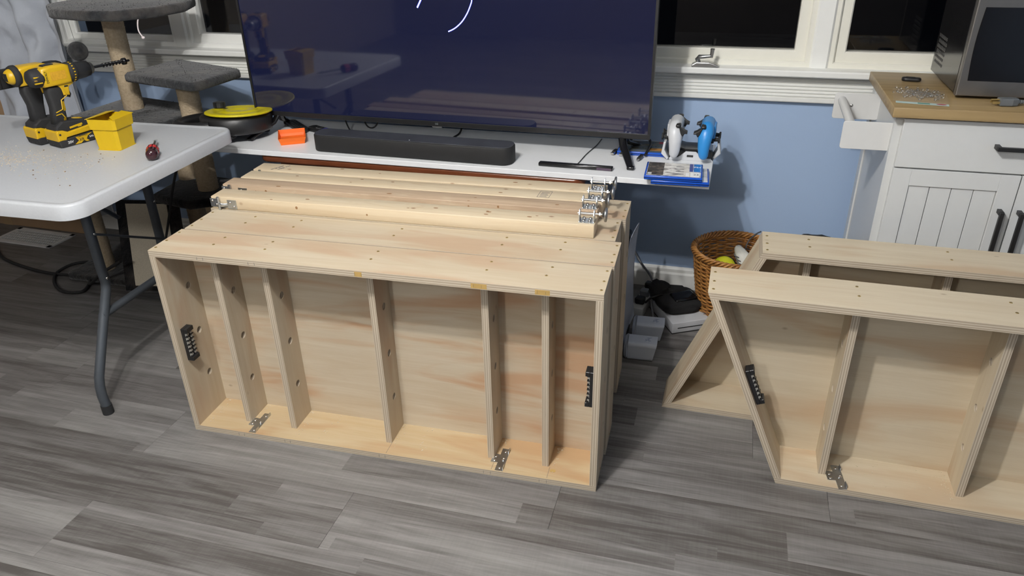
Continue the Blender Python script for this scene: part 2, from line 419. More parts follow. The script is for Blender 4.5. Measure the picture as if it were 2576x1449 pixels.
# ---------------------------------------------------------------- room shell
YW = 1.27
XL, XR, YB, HC = -2.6, 3.6, -4.9, 2.44
fl = struct(MB().box((XL, YB, -.06), (XR, YW, -.0045), 0).build('floor', plain('dark_subfloor', (.03, .028, .026), .9)))
pm = None
rows = {0: [1.81], -1: [1.125], -2: [.59], -3: [-.08], 1: [1.623], 2: [.35], -4: [.72], 3: [1.02], 4: [.1], 5: [.8]}
PL, PW, PT = 1.21, .2005, .0045
def plank(x0, x1, y0, y1):
    mb = MB(); g = .0002
    L, w = x1-x0-2*g, y1-y0-2*g; b = .0005
    vs = [(0,0,-PT),(L,0,-PT),(L,w,-PT),(0,w,-PT),(0,0,-b),(L,0,-b),(L,w,-b),(0,w,-b),(b,b,0),(L-b,b,0),(L-b,w-b,0),(b,w-b,0)]
    fs = [(8,9,10,11),(4,5,9,8),(5,6,10,9),(6,7,11,10),(7,4,8,11),(0,1,5,4),(1,2,6,5),(2,3,7,6),(3,0,4,7)]
    o = mb.add(vs, fs).build('plank', FLOOR, fl, (x0+g, y0+g, 0))
    return o
full = None
for k in range(-26, 7):
    y0 = .07 + PW*k; y1 = y0 + PW
    y0c, y1c = max(y0, YB), min(y1, YW)
    if y1c <= y0c: continue
    j = rows.get(k, [random.uniform(0, PL)])[0]
    x = j - PL*math.ceil((j-XL)/PL)
    while x < XR:
        a, b = max(x, XL), min(x+PL, XR)
        if b-a > .02:
            if full is not None and abs((b-a)-PL) < 1e-6 and abs((y1c-y0c)-PW) < 1e-6:
                o = full.copy(); COL.objects.link(o); o.location = (a+.0002, y0c+.0002, 0)
            else:
                o = plank(a, b, y0c, y1c)
                if abs((b-a)-PL) < 1e-6 and abs((y1c-y0c)-PW) < 1e-6: full = o
        x += PL
struct(MB().box((XL, YB, HC), (XR, YW+.15, HC+.05)).build('ceiling', CEIL))
struct(MB().box((XL-.1, YB, -.06), (XL, YW+.15, HC)).build('wall_left', BEIGE))
struct(MB().box((XR, YB, -.06), (XR+.1, YW+.15, HC)).build('wall_right', BLUE))
struct(MB().box((XL-.1, YB-.1, -.06), (XR+.1, YB, HC)).build('wall_back', BROWN))
# window wall: below the sill, above the heads, and the ends
WX0, WX1, WZ0, WZ1 = -1.36, 2.98, .858, 2.10
wf = MB(); wf.box((XL, YW, -.06), (XR, YW+.14, WZ0)); wf.box((XL, YW, WZ1), (XR, YW+.14, HC)); wf.box((XL, YW, WZ0), (WX0, YW+.14, WZ1)); wf.box((WX1, YW, WZ0), (XR, YW+.14, WZ1))
struct(wf.build('wall_front', BLUE))
# baseboard with a moulded top
bp = [(YW, 0), (YW-.014, 0), (YW-.014, .060), (YW-.012, .064), (YW-.008, .067), (YW-.008, .080), (YW-.004, .088), (YW, .090)]
struct(MB().prism(bp, XL, XR, 'x').build('baseboard_front', WTRIM))
# sill (stool) and fluted apron
sp = [(YW+.05, .858), (YW-.064, .858), (YW-.068, .862), (YW-.068, .876), (YW-.064, .880), (YW+.05, .880)]
struct(MB().prism(sp, WX0-.11, WX1+.1, 'x').build('trim_1', WTRIM))
ap = [(YW, .766), (YW-.022, .766), (YW-.024, .769), (YW-.024, .780)]
z = .782
for i in range(6):
    ap += [(YW-.017, z), (YW-.019, z+.0015), (YW-.0235, z+.0045), (YW-.0235, z+.0075), (YW-.019, z+.0105)]; z += .0115
ap += [(YW-.017, z), (YW-.024, z+.002), (YW-.024, .857), (YW, .857)]
struct(MB().prism(ap, WX0-.08, WX1+.08, 'x').build('trim_2', WTRIM))
def post(n, x0, x1, yf=YW-.010):
    w = x1-x0; p = [(x0, YW+.06), (x0, yf+.006), (x0+.006, yf), (x1-.006, yf), (x1, yf+.006), (x1, YW+.06)]
    struct(MB().prism(p, .880, WZ1, 'z').build('trim_%d' % n, WTRIM))
post(3, -.788, -.728); post(4, .42, .48); post(5, 1.700, 1.758); post(6, WX0-.08, WX0+.004); post(7, WX1-.004, WX1+.08)
struct(MB().box((WX0-.08, YW-.012, WZ1-.01), (WX1+.08, YW+.05, WZ1+.08)).build('trim_8', WTRIM))
def ring(mb, x0, x1, z0, z1, w, y0, y1, chamfer=.004):
    # four mitred bars with a chamfered inner lip
    def loop(ins, y): return [(x0+ins, y, z0+ins), (x1-ins, y, z0+ins), (x1-ins, y, z1-ins), (x0+ins, y, z1-ins)]
    loops = [loop(0, y1), loop(0, y0), loop(w-chamfer, y0), loop(w, y0+chamfer), loop(w, y1)]
    vs = [p for l_ in loops for p in l_]; fs = []
    for a in range(5):
        b = (a+1) % 5
        for i in range(4): fs.append((a*4+i, a*4+(i+1) % 4, b*4+(i+1) % 4, b*4+i))
    mb.add(vs, fs)
def window(n, x0, x1, sash=True, fm=None):
    fm = fm or WVINYL
    e = bpy.data.objects.new('window_%d' % n, None); COL.objects.link(e); struct(e); e.location = ((x0+x1)/2, YW+.03, .88)
    ox = (x0+x1)/2; off = lambda mb: mb
    T = Matrix.Translation((-ox, -YW-.03, -.88))
    mb = MB(); t = MB(); ring(t, x0, x1, .880, WZ1, .018, YW-.002, YW+.075); mb.add(t.v, t.f, M=T); mb.build('window_frame', fm, e)
    if sash:
        mb = MB(); t = MB(); ring(t, x0+.018, x1-.018, .898, WZ1-.018, .034, YW+.010, YW+.055); mb.add(t.v, t.f, M=T); mb.build('sash', fm, e); g = .05
    else:
        mb = MB(); t = MB(); ring(t, x0+.018, x1-.018, .898, WZ1-.018, .022, YW+.026, YW+.055); mb.add(t.v, t.f, M=T); mb.build('sash', fm, e); g = .038
    MB().box((x0+g, YW+.036, .88+g-.002), (x1-g, YW+.042, WZ1-g), M=T).build('pane', GLASS, e)
    return e
w1 = window(1, -1.356, -.788, False, WTRIM); w2 = window(2, -.728, .42, True, WTRIM); w3 = window(3, .48, 1.700); w4 = window(4, 1.758, 2.976)
# casement crank on the sill of the middle window
cx = Vector((1.362, 1.222, .88)) - Vector(w3.location)
M = Matrix.Translation(cx)
cb = MB(); cb.prism([(-.045, 0), (.045, 0), (.045, .006), (.030, .012), (.012, .017), (-.030, .017), (-.045, .008)], -.016, .022, 'y', M=M, bev=.003)
cb.build('crank_base', CHROME, w3)
MB().tube([M @ Vector(p) for p in [(-.022, .0, .014), (-.028, -.004, .026), (-.022, -.008, .034), (.0, -.010, .036), (.018, -.010, .038)]], [.008, .008, .0075, .006, .005], 10).build('crank_arm', CHROME, w3)
MB().cyl(M @ Vector((.018, -.010, .033)), M @ Vector((.020, -.010, .062)), .0055, .0075).build('crank_knob', CHROME, w3)

# ---------------------------------------------------------------- plywood modules
BR = R(1.5)
def bw(x, y, z=0): return (x*math.cos(BR)-y*math.sin(BR), x*math.sin(BR)+y*math.cos(BR), z)
T_ = .018
def screws(pts, parent, axis='z'):
    mb = MB()
    for x, y, z in pts:
        a = random.uniform(0, 3.1)
        if axis == 'z': mb.cyl((x, y, z-.0008), (x, y, z+.0007), .0042, .0036, 10, 0, smooth=False); mb.box((-.0026, -.0006, 0), (.0026, .0006, .0003), 1, Matrix.Translation((x, y, z+.0007)) @ rot2(a))
        else: mb.cyl((x-.0007, y, z), (x+.0008, y, z), .0042, .0036, 10, 0, smooth=False)
    return mb.build('screw_head', [BRASS, BINK], parent, kind='stuff')
TIN = plain('tinned_brass', (.66, .64, .58), .42, .45, var=.2, scale=200)
def terminal(parent, M):
    # black barrier strip: local x along, y across, z away from the board
    mb = MB(); L, w, h = .105, .030, .010
    mb.box((-L/2, -w/2, 0), (L/2, w/2, h), 0, M, .001)
    mb.box((-L/2, -w/2, h), (-L/2+.013, w/2, h+.011), 0, M, .001); mb.box((L/2-.013, -w/2, h), (L/2, w/2, h+.011), 0, M, .001)
    for i in range(7):
        x = -L/2+.013+i*(L-.026)/6
        mb.box((x-.0009, -w/2, h), (x+.0009, w/2, h+.0065), 0, M)
    mb.box((-L/2+.013, -.0012, h), (L/2-.013, .0012, h+.0045), 0, M)
    o = mb.build('terminal_strip', BLK, parent)
    for i in range(6):
        x = -L/2+.013+(i+.5)*(L-.026)/6
        for sd in (-1, 1):
            s_ = MB(); s_.cyl((x, sd*.0075, h), (x, sd*.0075, h+.0055), .0046, .0042, 12, 0, M, False); s_.box((x-.005, sd*.0075-.0052, h), (x+.005, sd*.0075+.0052, h+.0012), 0, M)
            s_.box((x-.0034, sd*.0075-.0006, h+.0055), (x+.0034, sd*.0075+.0006, h+.0059), 1, M)
            s_.build('terminal_screw', [TIN, BINK], o)
    return o
def prong_bracket(parent, M, flip=1):
    # T shaped zinc plate with two turned-up prongs
    f = flip
    poly = [(-.011, -.046), (.011, -.046), (.011, .046), (-.011, .046), (-.011, .020), (-.031, .020), (-.031, -.014), (-.011, -.014)]
    mb = MB(); mb.prism([(x*f, y) for x, y in (poly if f > 0 else poly[::-1])], 0, .0018, 'z', 0, M)
    for y0, y1 in ((-.042, -.024), (.026, .044)):
        mb.box((min(.0095*f, .0111*f), y0, .0018), (max(.0095*f, .0111*f), y1, .0105), 0, M, .0004)
    o = mb.build('steel_bracket', ZINC, parent)
    for x, y in ((0, -.034), (0, .034), (-.022, .010), (-.022, -.006)):
        MB().lathe([(0, .0036), (.0026, .0033), (.0042, .0018)], 12, 0, M @ Matrix.Translation((x*f, y, 0))).build('screw', STEEL, o)
    MB().lathe([(0, .0022), (.0042, .0024), (.0050, .0042), (.0036, .0042)], 14, 0, M @ Matrix.Translation((.002*f, 0, 0))).build('barrel_nut', STEEL, o)
    return o
def module(label, loc, rz, Wd, D, H, front, divs, hole_z, detail=True):
    t = thing('plywood_module', label, 'plywood box', loc, rz, 'rectangular plywood modules stacked on edge')
    MB().panel((0, 0, H-T_), (Wd, D, H), 2, 0).build('top_panel', PLY, t)
    MB().panel((0, 0, 0), (Wd, D, T_), 2, 0).build('bottom_panel', [PLYY, PLYE], t)
    holed(MB(), (0, 0, T_), (T_, D-.006, H-T_), [(.097, z) for z in hole_z], .0105).build('side_panel', PLY, t)
    holed(MB(), (Wd-T_, 0, T_), (Wd, D-.006, H-T_), [(.097, z) for z in hole_z], .0105).build('side_panel', PLY, t)
    MB().panel((T_, D-.006, T_), (Wd-T_, D, H-T_), 1, 0).build('back_panel', [PLYB, PLYE], t)
    for x in divs:
        holed(MB(), (x-T_/2, .049, T_), (x+T_/2, D-.006, H-T_), [(.097, z) for z in hole_z], .0105).build('divider', PLY, t)
    pts = []
    for x in divs: pts += [(x+random.uniform(-.004, .004), .070, H), (x+random.uniform(-.004, .004), .118, H)]
    for y in (.022, .068, .124): pts += [(.009, y, H), (Wd-.009, y, H)]
    screws(pts, t)
    pts = [(Wd, y, z) for y in (.03, .075, .12) for z in (.010, H-.010)] + [(Wd, .09, .30)]
    screws([(x, y, z) for x, y, z in pts[:0]] or [(Wd, .08, .012)], t, 'x')
    return t
HM = .597; DM = .147
DV = [.155, .306, .610, .916, 1.071]
HZ = [.445, .297, .150]
m1 = module('front plywood module box standing on edge, open side with five dividers', bw(0, 0), BR, 1.219, DM, HM, True, DV, HZ)
terminal(m1, Matrix(((0,0,1,T_),(0,1,0,.036),(-1,0,0,.290),(0,0,0,1))))
terminal(m1, Matrix(((0,0,-1,1.219-T_),(0,-1,0,.026),(-1,0,0,.318),(0,0,0,1))))
prong_bracket(m1, Matrix.Translation((.193, .048, T_)))
prong_bracket(m1, Matrix.Translation((.950, .048, T_)))
g = MB()
for x, w in ((.605, .020), (.918, .040), (1.074, .036)): MB().box((x-w/2, -.0004, HM-.0165), (x+w/2, .0002, HM-.003), 0, None, .0002).build('glue_stain', GLUE, m1)
MB().prism(rrect(1.087, .029, 1.103, .041, .005, 3), T_, T_+.0003, 'z').build('glue_stain', GLUE, m1)
g = MB()
for x in (.147, .165, .298, .316, .596, .614, .905, .925, 1.062, 1.082):
    g.box((x-.0004, -.0004, HM-.014), (x+.0004, 0, HM-.006), 0); g.box((x+.002, -.0004, .003), (x+.0028, 0, .013), 0)
for x in (.618, .928, 1.084): g.box((x, .004, T_), (x+.0007, .048, T_+.0003), 0)
g.build('pencil_mark', INK, m1)
module('second plywood module box, directly behind the front one', bw(.005, .153), BR, 1.219, DM, HM, False, DV, HZ)
module('third plywood module box back, set in slightly at its end, under the wooden legs', bw(-.012, .306), BR, 1.219, DM, HM, False, DV, HZ)
module('rearmost plywood module box, its end nearest the white console', bw(-.001, .4585), BR, 1.219, DM, HM, False, DV, HZ)

# sawdust swept along the corners of the front box
g = MB()
for _ in range(150):
    x = random.choice([.168, .316, .622, .93, .03, 1.09, .4, .7])+abs(random.gauss(0, .012)); y = random.uniform(.02, .138) if random.random() < .7 else .136-abs(random.gauss(0, .01))
    s_ = random.uniform(.0008, .0026)
    g.box((-s_, -s_*.5, 0), (s_, s_*.5, s_*.5), 0, Matrix.Translation((min(x, 1.19), y, T_)) @ rot2(random.uniform(0, 3)))
o = g.build('sawdust', PLYG, None, bw(0, 0), (0, 0, BR), 'stuff'); tag(o, 'pale sawdust flakes along the bottom of the front plywood box', 'sawdust')

# corner modules (22.5 degree ends)
HC_ = .552
def corner_module(label, loc, rz, xb0, xb1, xt0, xt1, D, divs, parts=True):
    t = thing('corner_module', label, 'plywood box', loc, rz, 'trapezoid plywood modules on the floor')
    H = HC_
    # top and bottom boards with ends cut to the slope
    def board(nm, z0, z1):
        def at(z): k = z/H; return xb0+(xt0-xb0)*k, xb1+(xt1-xb1)*k
        a0, b0 = at(z0); a1, b1 = at(z1); off = random.uniform(0, 30)
        mb = MB(); P = lambda x, y, z: (x, y, z)
        c = [P(a0,0,z0),P(b0,0,z0),P(b0,D,z0),P(a0,D,z0),P(a1,0,z1),P(b1,0,z1),P(b1,D,z1),P(a1,D,z1)]
        mb.add([c[i] for i in (0,3,2,1)], [(0,1,2,3)], 0, uv=[[(c[i][0]+off, c[i][1]) for i in (0,3,2,1)]])
        mb.add([c[i] for i in (4,5,6,7)], [(0,1,2,3)], 0, uv=[[(c[i][0]+off, c[i][1]) for i in (4,5,6,7)]])
        for q, ax in (((0,1,5,4),0),((2,3,7,6),0),((1,2,6,5),1),((3,0,4,7),1)):
            mb.add([c[i] for i in q], [(0,1,2,3)], 1, uv=[[(c[i][ax]+off, (c[i][2]-z0)/(z1-z0)) for i in q]])
        return mb.build(nm, PLY2, t)
    board('top_panel', H-T_, H); board('bottom_panel', 0, T_)
    def xat(z, s): return (xb0+(xt0-xb0)*z/H) if s < 0 else (xb1+(xt1-xb1)*z/H)
    w = T_/math.cos(R(22.5))
    for s in (-1, 1):
        z0, z1 = T_, H-T_; off = random.uniform(0, 30)
        xo0, xo1 = xat(z0, s), xat(z1, s); xi0, xi1 = xo0-s*w, xo1-s*w
        mb = MB(); D2 = D-.006
        c = [(xo0,0,z0),(xi0,0,z0),(xi1,0,z1),(xo1,0,z1),(xo0,D2,z0),(xi0,D2,z0),(xi1,D2,z1),(xo1,D2,z1)]
        qs = [((0,3,7,4),0),((1,5,6,2),0),((0,1,2,3),1),((4,7,6,5),1)]
        for q, mt in qs:
            qq = q if s < 0 else q[::-1]
            if mt == 0: u = [(c[i][2]+off, c[i][1]) for i in qq]
            else: u = [(c[i][2]+off, 0 if i in (0, 3, 4, 7) else 1) for i in qq]
            mb.add([c[i] for i in qq], [(0,1,2,3)], mt, uv=[u])
        mb.build('side_panel', PLY2, t)
    z0, z1 = T_, H-T_; a, b = xat(z0, -1)+w*1.0, xat(z0, 1)-w; a1, b1 = xat(z1, -1)+w, xat(z1, 1)-w; off = random.uniform(0, 30)
    mb = MB()
    for y, q in ((D-.006, (0,1,2,3)), (D, (3,2,1,0))):
        c = [(a,y,z0),(b,y,z0),(b1,y,z1),(a1,y,z1)]; mb.add([c[i] for i in q], [(0,1,2,3)], 0, uv=[[(c[i][0]+off, c[i][2]) for i in q]])
    mb.build('back_panel', PLY2, t)
    for x in divs:
        holed(MB(), (x-T_/2, .047, T_), (x+T_/2, D-.006, H-T_), [(.097, z) for z in (.40, .263, .138)], .0105).build('divider', PLY2, t)
    pts = []
    for x in divs: pts += [(x, .068, H), (x, .118, H)]
    for y in (.022, .066, .118): pts += [(xt0+.012, y, H)]
    screws(pts, t)
    return t
X0 = 1.68
c1 = corner_module('front trapezoid plywood module, its slanted end leaning out over the floor', (X0, .183, 0), R(-.7), 0, 1.24, -.231, 1.47, .148, [.117, .450, .80, 1.12])
prong_bracket(c1, Matrix.Translation((.160, .045, T_)) @ rot2(R(8)))
n_ = Vector((math.cos(R(22.5)), 0, math.sin(R(22.5)))); up_ = Vector((-math.sin(R(22.5)), 0, math.cos(R(22.5))))
pp = Vector((0, 0, 0)) + up_*(.275/math.cos(R(22.5))) + n_*T_; yv = Vector((0, 1, 0))
zz = n_; xx = -up_; yy2 = zz.cross(xx)
terminal(c1, Matrix(((xx.x,yy2.x,zz.x,pp.x),(xx.y,yy2.y,zz.y,.030),(xx.z,yy2.z,zz.z,pp.z),(0,0,0,1))))
c2 = corner_module('rear trapezoid plywood module, its slanted end in front of the wicker basket', (1.352, .452, 0), R(-.5), 0, 1.70, .229, 1.47, .148, [.352, .70, 1.05, 1.36])
g = MB()
for _ in range(70):
    x = random.choice([.433-abs(random.gauss(0, .010)), random.uniform(.14, .45)]); y = random.uniform(.03, .138)
    s_ = random.uniform(.0008, .0026)
    g.box((-s_, -s_*.5, 0), (s_, s_*.5, s_*.5), 0, Matrix.Translation((x, y, T_)) @ rot2(random.uniform(0, 3)))
o = g.build('sawdust', PLYG, None, (X0, .183, 0), (0, 0, R(-.7)), 'stuff'); tag(o, 'pale sawdust flakes inside the front trapezoid plywood module', 'sawdust')

# ---------------------------------------------------------------- four wooden legs with levelling bolts
KNOT = plain('brown_knot', (.30, .16, .07), .6, var=.3, scale=300)
def leg_board(label, x0, x1, y0, w, m, hinge, bx):
    # local: x along the board, y across, z up from the box tops
    t = thing('wooden_leg', label, 'wooden leg', bw(x0, y0, HM), BR, 'wooden legs laid side by side on the plywood modules')
    L = x1-x0; h = .038
    MB().box((0, 0, 0), (L, w, h), 0, None, .0022, 2).build('board', m, t)
    # levelling bracket: U of flat steel on the end
    bx -= x0; c = w*.40; mb = MB()
    mb.box((bx, c-.016, h), (bx+.041, c+.016, h+.0022), 0)
    for xx in (bx, bx+.0388):
        mb.prism([(c-.013, h), (c+.013, h), (c+.013, h+.022), (c+.007, h+.034), (c-.007, h+.034), (c-.013, h+.022)], xx, xx+.0022, 'x')
    b = mb.build('levelling_bracket', ZINC, t)
    for dx, dy in ((.012, -.008), (.029, -.008), (.012, .009), (.029, .009)):
        MB().lathe([(0, .0060), (.0030, .0055), (.0048, .0025), (.0050, 0)], 12, 0, Matrix.Translation((bx+dx, c+dy, h+.0022))).build('screw', STEEL, b)
    zb = h+.022; pts = []
    bo = MB(); bo.cyl((bx-.004, c, zb), (bx+.066, c, zb), .0031, seg=10)
    k = bx-.003
    while k < bx+.062: bo.tube([(k, c, zb), (k+.0011, c, zb), (k+.0022, c, zb)], [.0031, .0036, .0031], 10, cap=False); k += .0024
    bo = bo.build('levelling_bolt', STEEL, t)
    MB().cyl((bx+.053, c, zb), (bx+.057, c, zb), .0062, seg=6, smooth=False).build('hex_nut', STEEL, bo)
    Mx = Matrix.Translation((bx+.064, c, zb)) @ Matrix.Rotation(R(90), 4, 'Y') @ Matrix.Rotation(R(random.uniform(-7, 7)), 4, 'X')
    MB().lathe([(0, -.002), (.006, -.002), (.0085, .002), (.0185, .0045), (.0195, .006), (.0195, .0085), (.0185, .0095), (0, .0095)], 28, 0, Mx).build('foot_disc', CHROME, t)
    kn = MB()
    for _ in range(11):
        a_ = random.random(); xk = random.uniform(.1, L-.1); rk = random.uniform(.0020, .0042)
        if a_ < .6: kn.lathe([(0, .0003), (rk, .0001)], 9, 0, Matrix.Translation((xk, -.0001, random.uniform(.006, .032))) @ Matrix.Rotation(R(90), 4, 'X') @ Matrix.Diagonal((1.0, 1.2, 1, 1)))
        else: kn.lathe([(0, .0003), (rk*1.3, .0001)], 9, 0, Matrix.Translation((xk, random.uniform(.008, w-.008), h)) @ Matrix.Diagonal((1.6, .8, 1, 1)))
    kn.build('knots', KNOT, t, kind='stuff')
    if hinge:
        hb = MB(); x = .006; zc = .018
        hb.box((x-.009, -.0022, zc-.012), (x+.019, 0, zc+.014), 0, None, .0004)
        hb.box((x+.048, -.0022, zc-.016), (x+.078, 0, zc+.012), 0, None, .0004)
        hb.tube([(x+.019, -.002, zc), (x+.024, -.0075, zc-.002), (x+.030, -.009, zc-.004), (x+.036, -.0065, zc-.006), (x+.042, -.003, zc-.006), (x+.049, -.0015, zc-.006)], .0011, 6, ell=9)
        hb.cyl((x+.023, -.007, zc-.017), (x+.0215, -.007, zc+.021), .0042, seg=14)
        ho = hb.build('hinge', ZINC, t)
        for px, pz in ((x-.001, zc+.007), (x+.012, zc-.004), (x+.058, zc+.004), (x+.069, zc-.008)):
            MB().lathe([(0, .0030), (.0026, .0027), (.004, .0006)], 12, 0, Matrix.Translation((px, -.0022, pz)) @ Matrix.Rotation(R(90), 4, 'X')).build('screw', STEEL, ho)
    return t
l1 = leg_board('nearest pine leg, whole hinge showing on its side', -.006, 1.149, .309, .068, PINE, True, 1.105)
l2 = leg_board('second wooden leg from the front, redder streaked grain', -.032, 1.143, .411, .064, PINER, True, 1.098)
l3 = leg_board('third pine leg from the front, stamped near its foot end', -.012, 1.148, .4805, .067, PINE, False, 1.103)
l4 = leg_board('rearmost pine leg, grey stamped print near its hinge end', -.014, 1.144, .559, .068, PINE, True, 1.100)
g = MB()
for i in range(2):
    for k in range(9):
        if random.random() < .85: g.box((.060+.018*i+.003*k, .008+.0055*k, .038), (.060+.018*i+.003*k+random.uniform(.004, .010), .008+.0055*k+.0035, .0383), 0)
g.build('stamped_print', INK, l4)
g = MB(); M = Matrix.Translation((.985, .032, .038)) @ rot2(R(-2))
def frame2(mb, x0, y0, x1, y1, w, M):
    mb.box((x0, y0, 0), (x1, y0+w, .0003), 0, M); mb.box((x0, y1-w, 0), (x1, y1, .0003), 0, M); mb.box((x0, y0, 0), (x0+w, y1, .0003), 0, M); mb.box((x1-w, y0, 0), (x1, y1, .0003), 0, M)
frame2(g, -.018, -.026, .018, .026, .0011, M)
for k in range(4): g.box((-.012, -.018+.010*k, 0), (random.uniform(.004, .013), -.0155+.010*k, .0003), 0, M)
g.build('stamped_print', INK, l3)

# ---------------------------------------------------------------- folding table and what stands on it
TZ = .740
tb = thing('folding_table', 'white plastic folding table with grey steel legs, holding the drills', 'table', (-1.045, .272, 0), R(1.2))
hx, hy = .915, .373
loops = [(0, TZ-.042), (0, TZ-.006), (.003, TZ-.0015), (.008, TZ), (.016, TZ-.0004), (.020, TZ-.0024), (.028, TZ-.0026)]
base = [rrect(-hx+i, -hy+i, hx-i, hy-i, max(.058-i, .02)) for i, _ in loops]
mb = MB(); n = len(base[0]); vs = []
for b_, (_, zz_) in zip(base, loops): vs += [(p[0], p[1], zz_) for p in b_]
fs = [(a*n+i, a*n+(i+1) % n, (a+1)*n+(i+1) % n, (a+1)*n+i) for a in range(len(loops)-1) for i in range(n)]
mb.add(vs, fs, 0, True); mb.add([(p[0], p[1], loops[-1][1]) for p in base[-1]], [tuple(range(n))])
inn = rrect(-hx+.010, -hy+.010, hx-.010, hy-.010, .05); mb.add([(p[0], p[1], TZ-.042) for p in base[0]]+[(p[0], p[1], TZ-.042) for p in inn]+[(p[0], p[1], TZ-.02) for p in inn], [(n+i, n+(i+1) % n, (i+1) % n, i) for i in range(n)]+[(2*n+i, 2*n+(i+1) % n, n+(i+1) % n, n+i) for i in range(n)])
mb.add([(p[0], p[1], TZ-.02) for p in inn], [tuple(range(n-1, -1, -1))])
mb.build('tabletop', WTABLE, tb)
for sx in (1, -1):
    lx = sx*.718
    for sy in (1, -1):
        yc = -.013
        pts = [(0, .135, .715), (0, .135, .43), (0, .132, .40), (0, .125, .375), (0, .075, .275), (0, .012, .165), (0, -.020+.0, .115)]
        P = [(lx, yc+sy*y, z) for _, y, z in [(0, .135, .715), (0, .135, .43), (0, .133, .40), (0, .140, .37), (0, .182, .29), (0, .232, .19), (0, .262, .13), (0, .270, .10), (0, .273, .07), (0, .270, .028)]]
        o = MB().tube(P, .0145, 14).build('leg', GUN, tb)
        MB().cyl((lx, yc+sy*.2703, .032), (lx, yc+sy*.2698, 0), .0165, .0168, 14).build('rubber_foot', BLKM, o)
        MB().ball((lx+.0145, yc+sy*.137, .41), .006, 1, 0, (.6, 1, 1)).ball((lx+.0145, yc+sy*.135, .555), .005, 1, 0, (.6, 1, 1)).build('rivet', STEEL, o)
    MB().tube([(lx+sx*.012, yc-.137, .555), (lx+sx*.012, yc+.137, .420)], .011, 8, ell=.35).build('crossbar', GUN, tb)
    MB().tube([(lx, yc-.185, .302), (lx, yc+.185, .302)], .0125, 12).build('crossbar', GUN, tb)
    MB().tube([(lx, yc-.012, .555), (lx-sx*.30, yc-.012, .70)], .009, 8, ell=.5).build('brace', GUN, tb)
    MB().box((lx-.04, yc-.20, .700), (lx+.02, yc+.20, .719)).build('leg_hinge_rail', GUN, tb)
MB().box((-.72, -.16, .698), (.72, -.14, .719)).box((-.72, .12, .698), (.72, .14, .719)).build('under_rail', GUN, tb)
# sawdust on the table
g = MB(); tz = TZ-.0026
for _ in range(900):
    t_ = random.random()
    x, y = (random.gauss(-.66, .10), random.gauss(.22, .035)) if t_ < .55 else (random.uniform(-.95, -.3), random.gauss(.20, .07))
    if y < -.03: continue
    s_ = random.uniform(.0006, .0019)
    g.box((-s_, -s_*.5, 0), (s_, s_*.5, s_*.5), 0, Matrix.Translation((x, y, tz)) @ rot2(random.uniform(0, 3)))
o = g.build('sawdust', PINE, None, kind='stuff'); tag(o, 'pale sawdust scattered over the white folding table in front of the drills', 'sawdust')
g = MB()
for _ in range(26):
    x, y = random.uniform(-.75, -.2), random.uniform(.05, .4); s_ = random.uniform(.0010, .0022)
    g.box((-s_, -s_*.6, 0), (s_, s_*.6, s_), 0, Matrix.Translation((x, y, tz)) @ rot2(random.uniform(0, 3)))
o = g.build('dark_wood_crumbs', plain('brown_crumb', (.20, .13, .08), .9), None, kind='stuff'); tag(o, 'dark wood crumbs dotted about the white folding table top', 'crumbs')

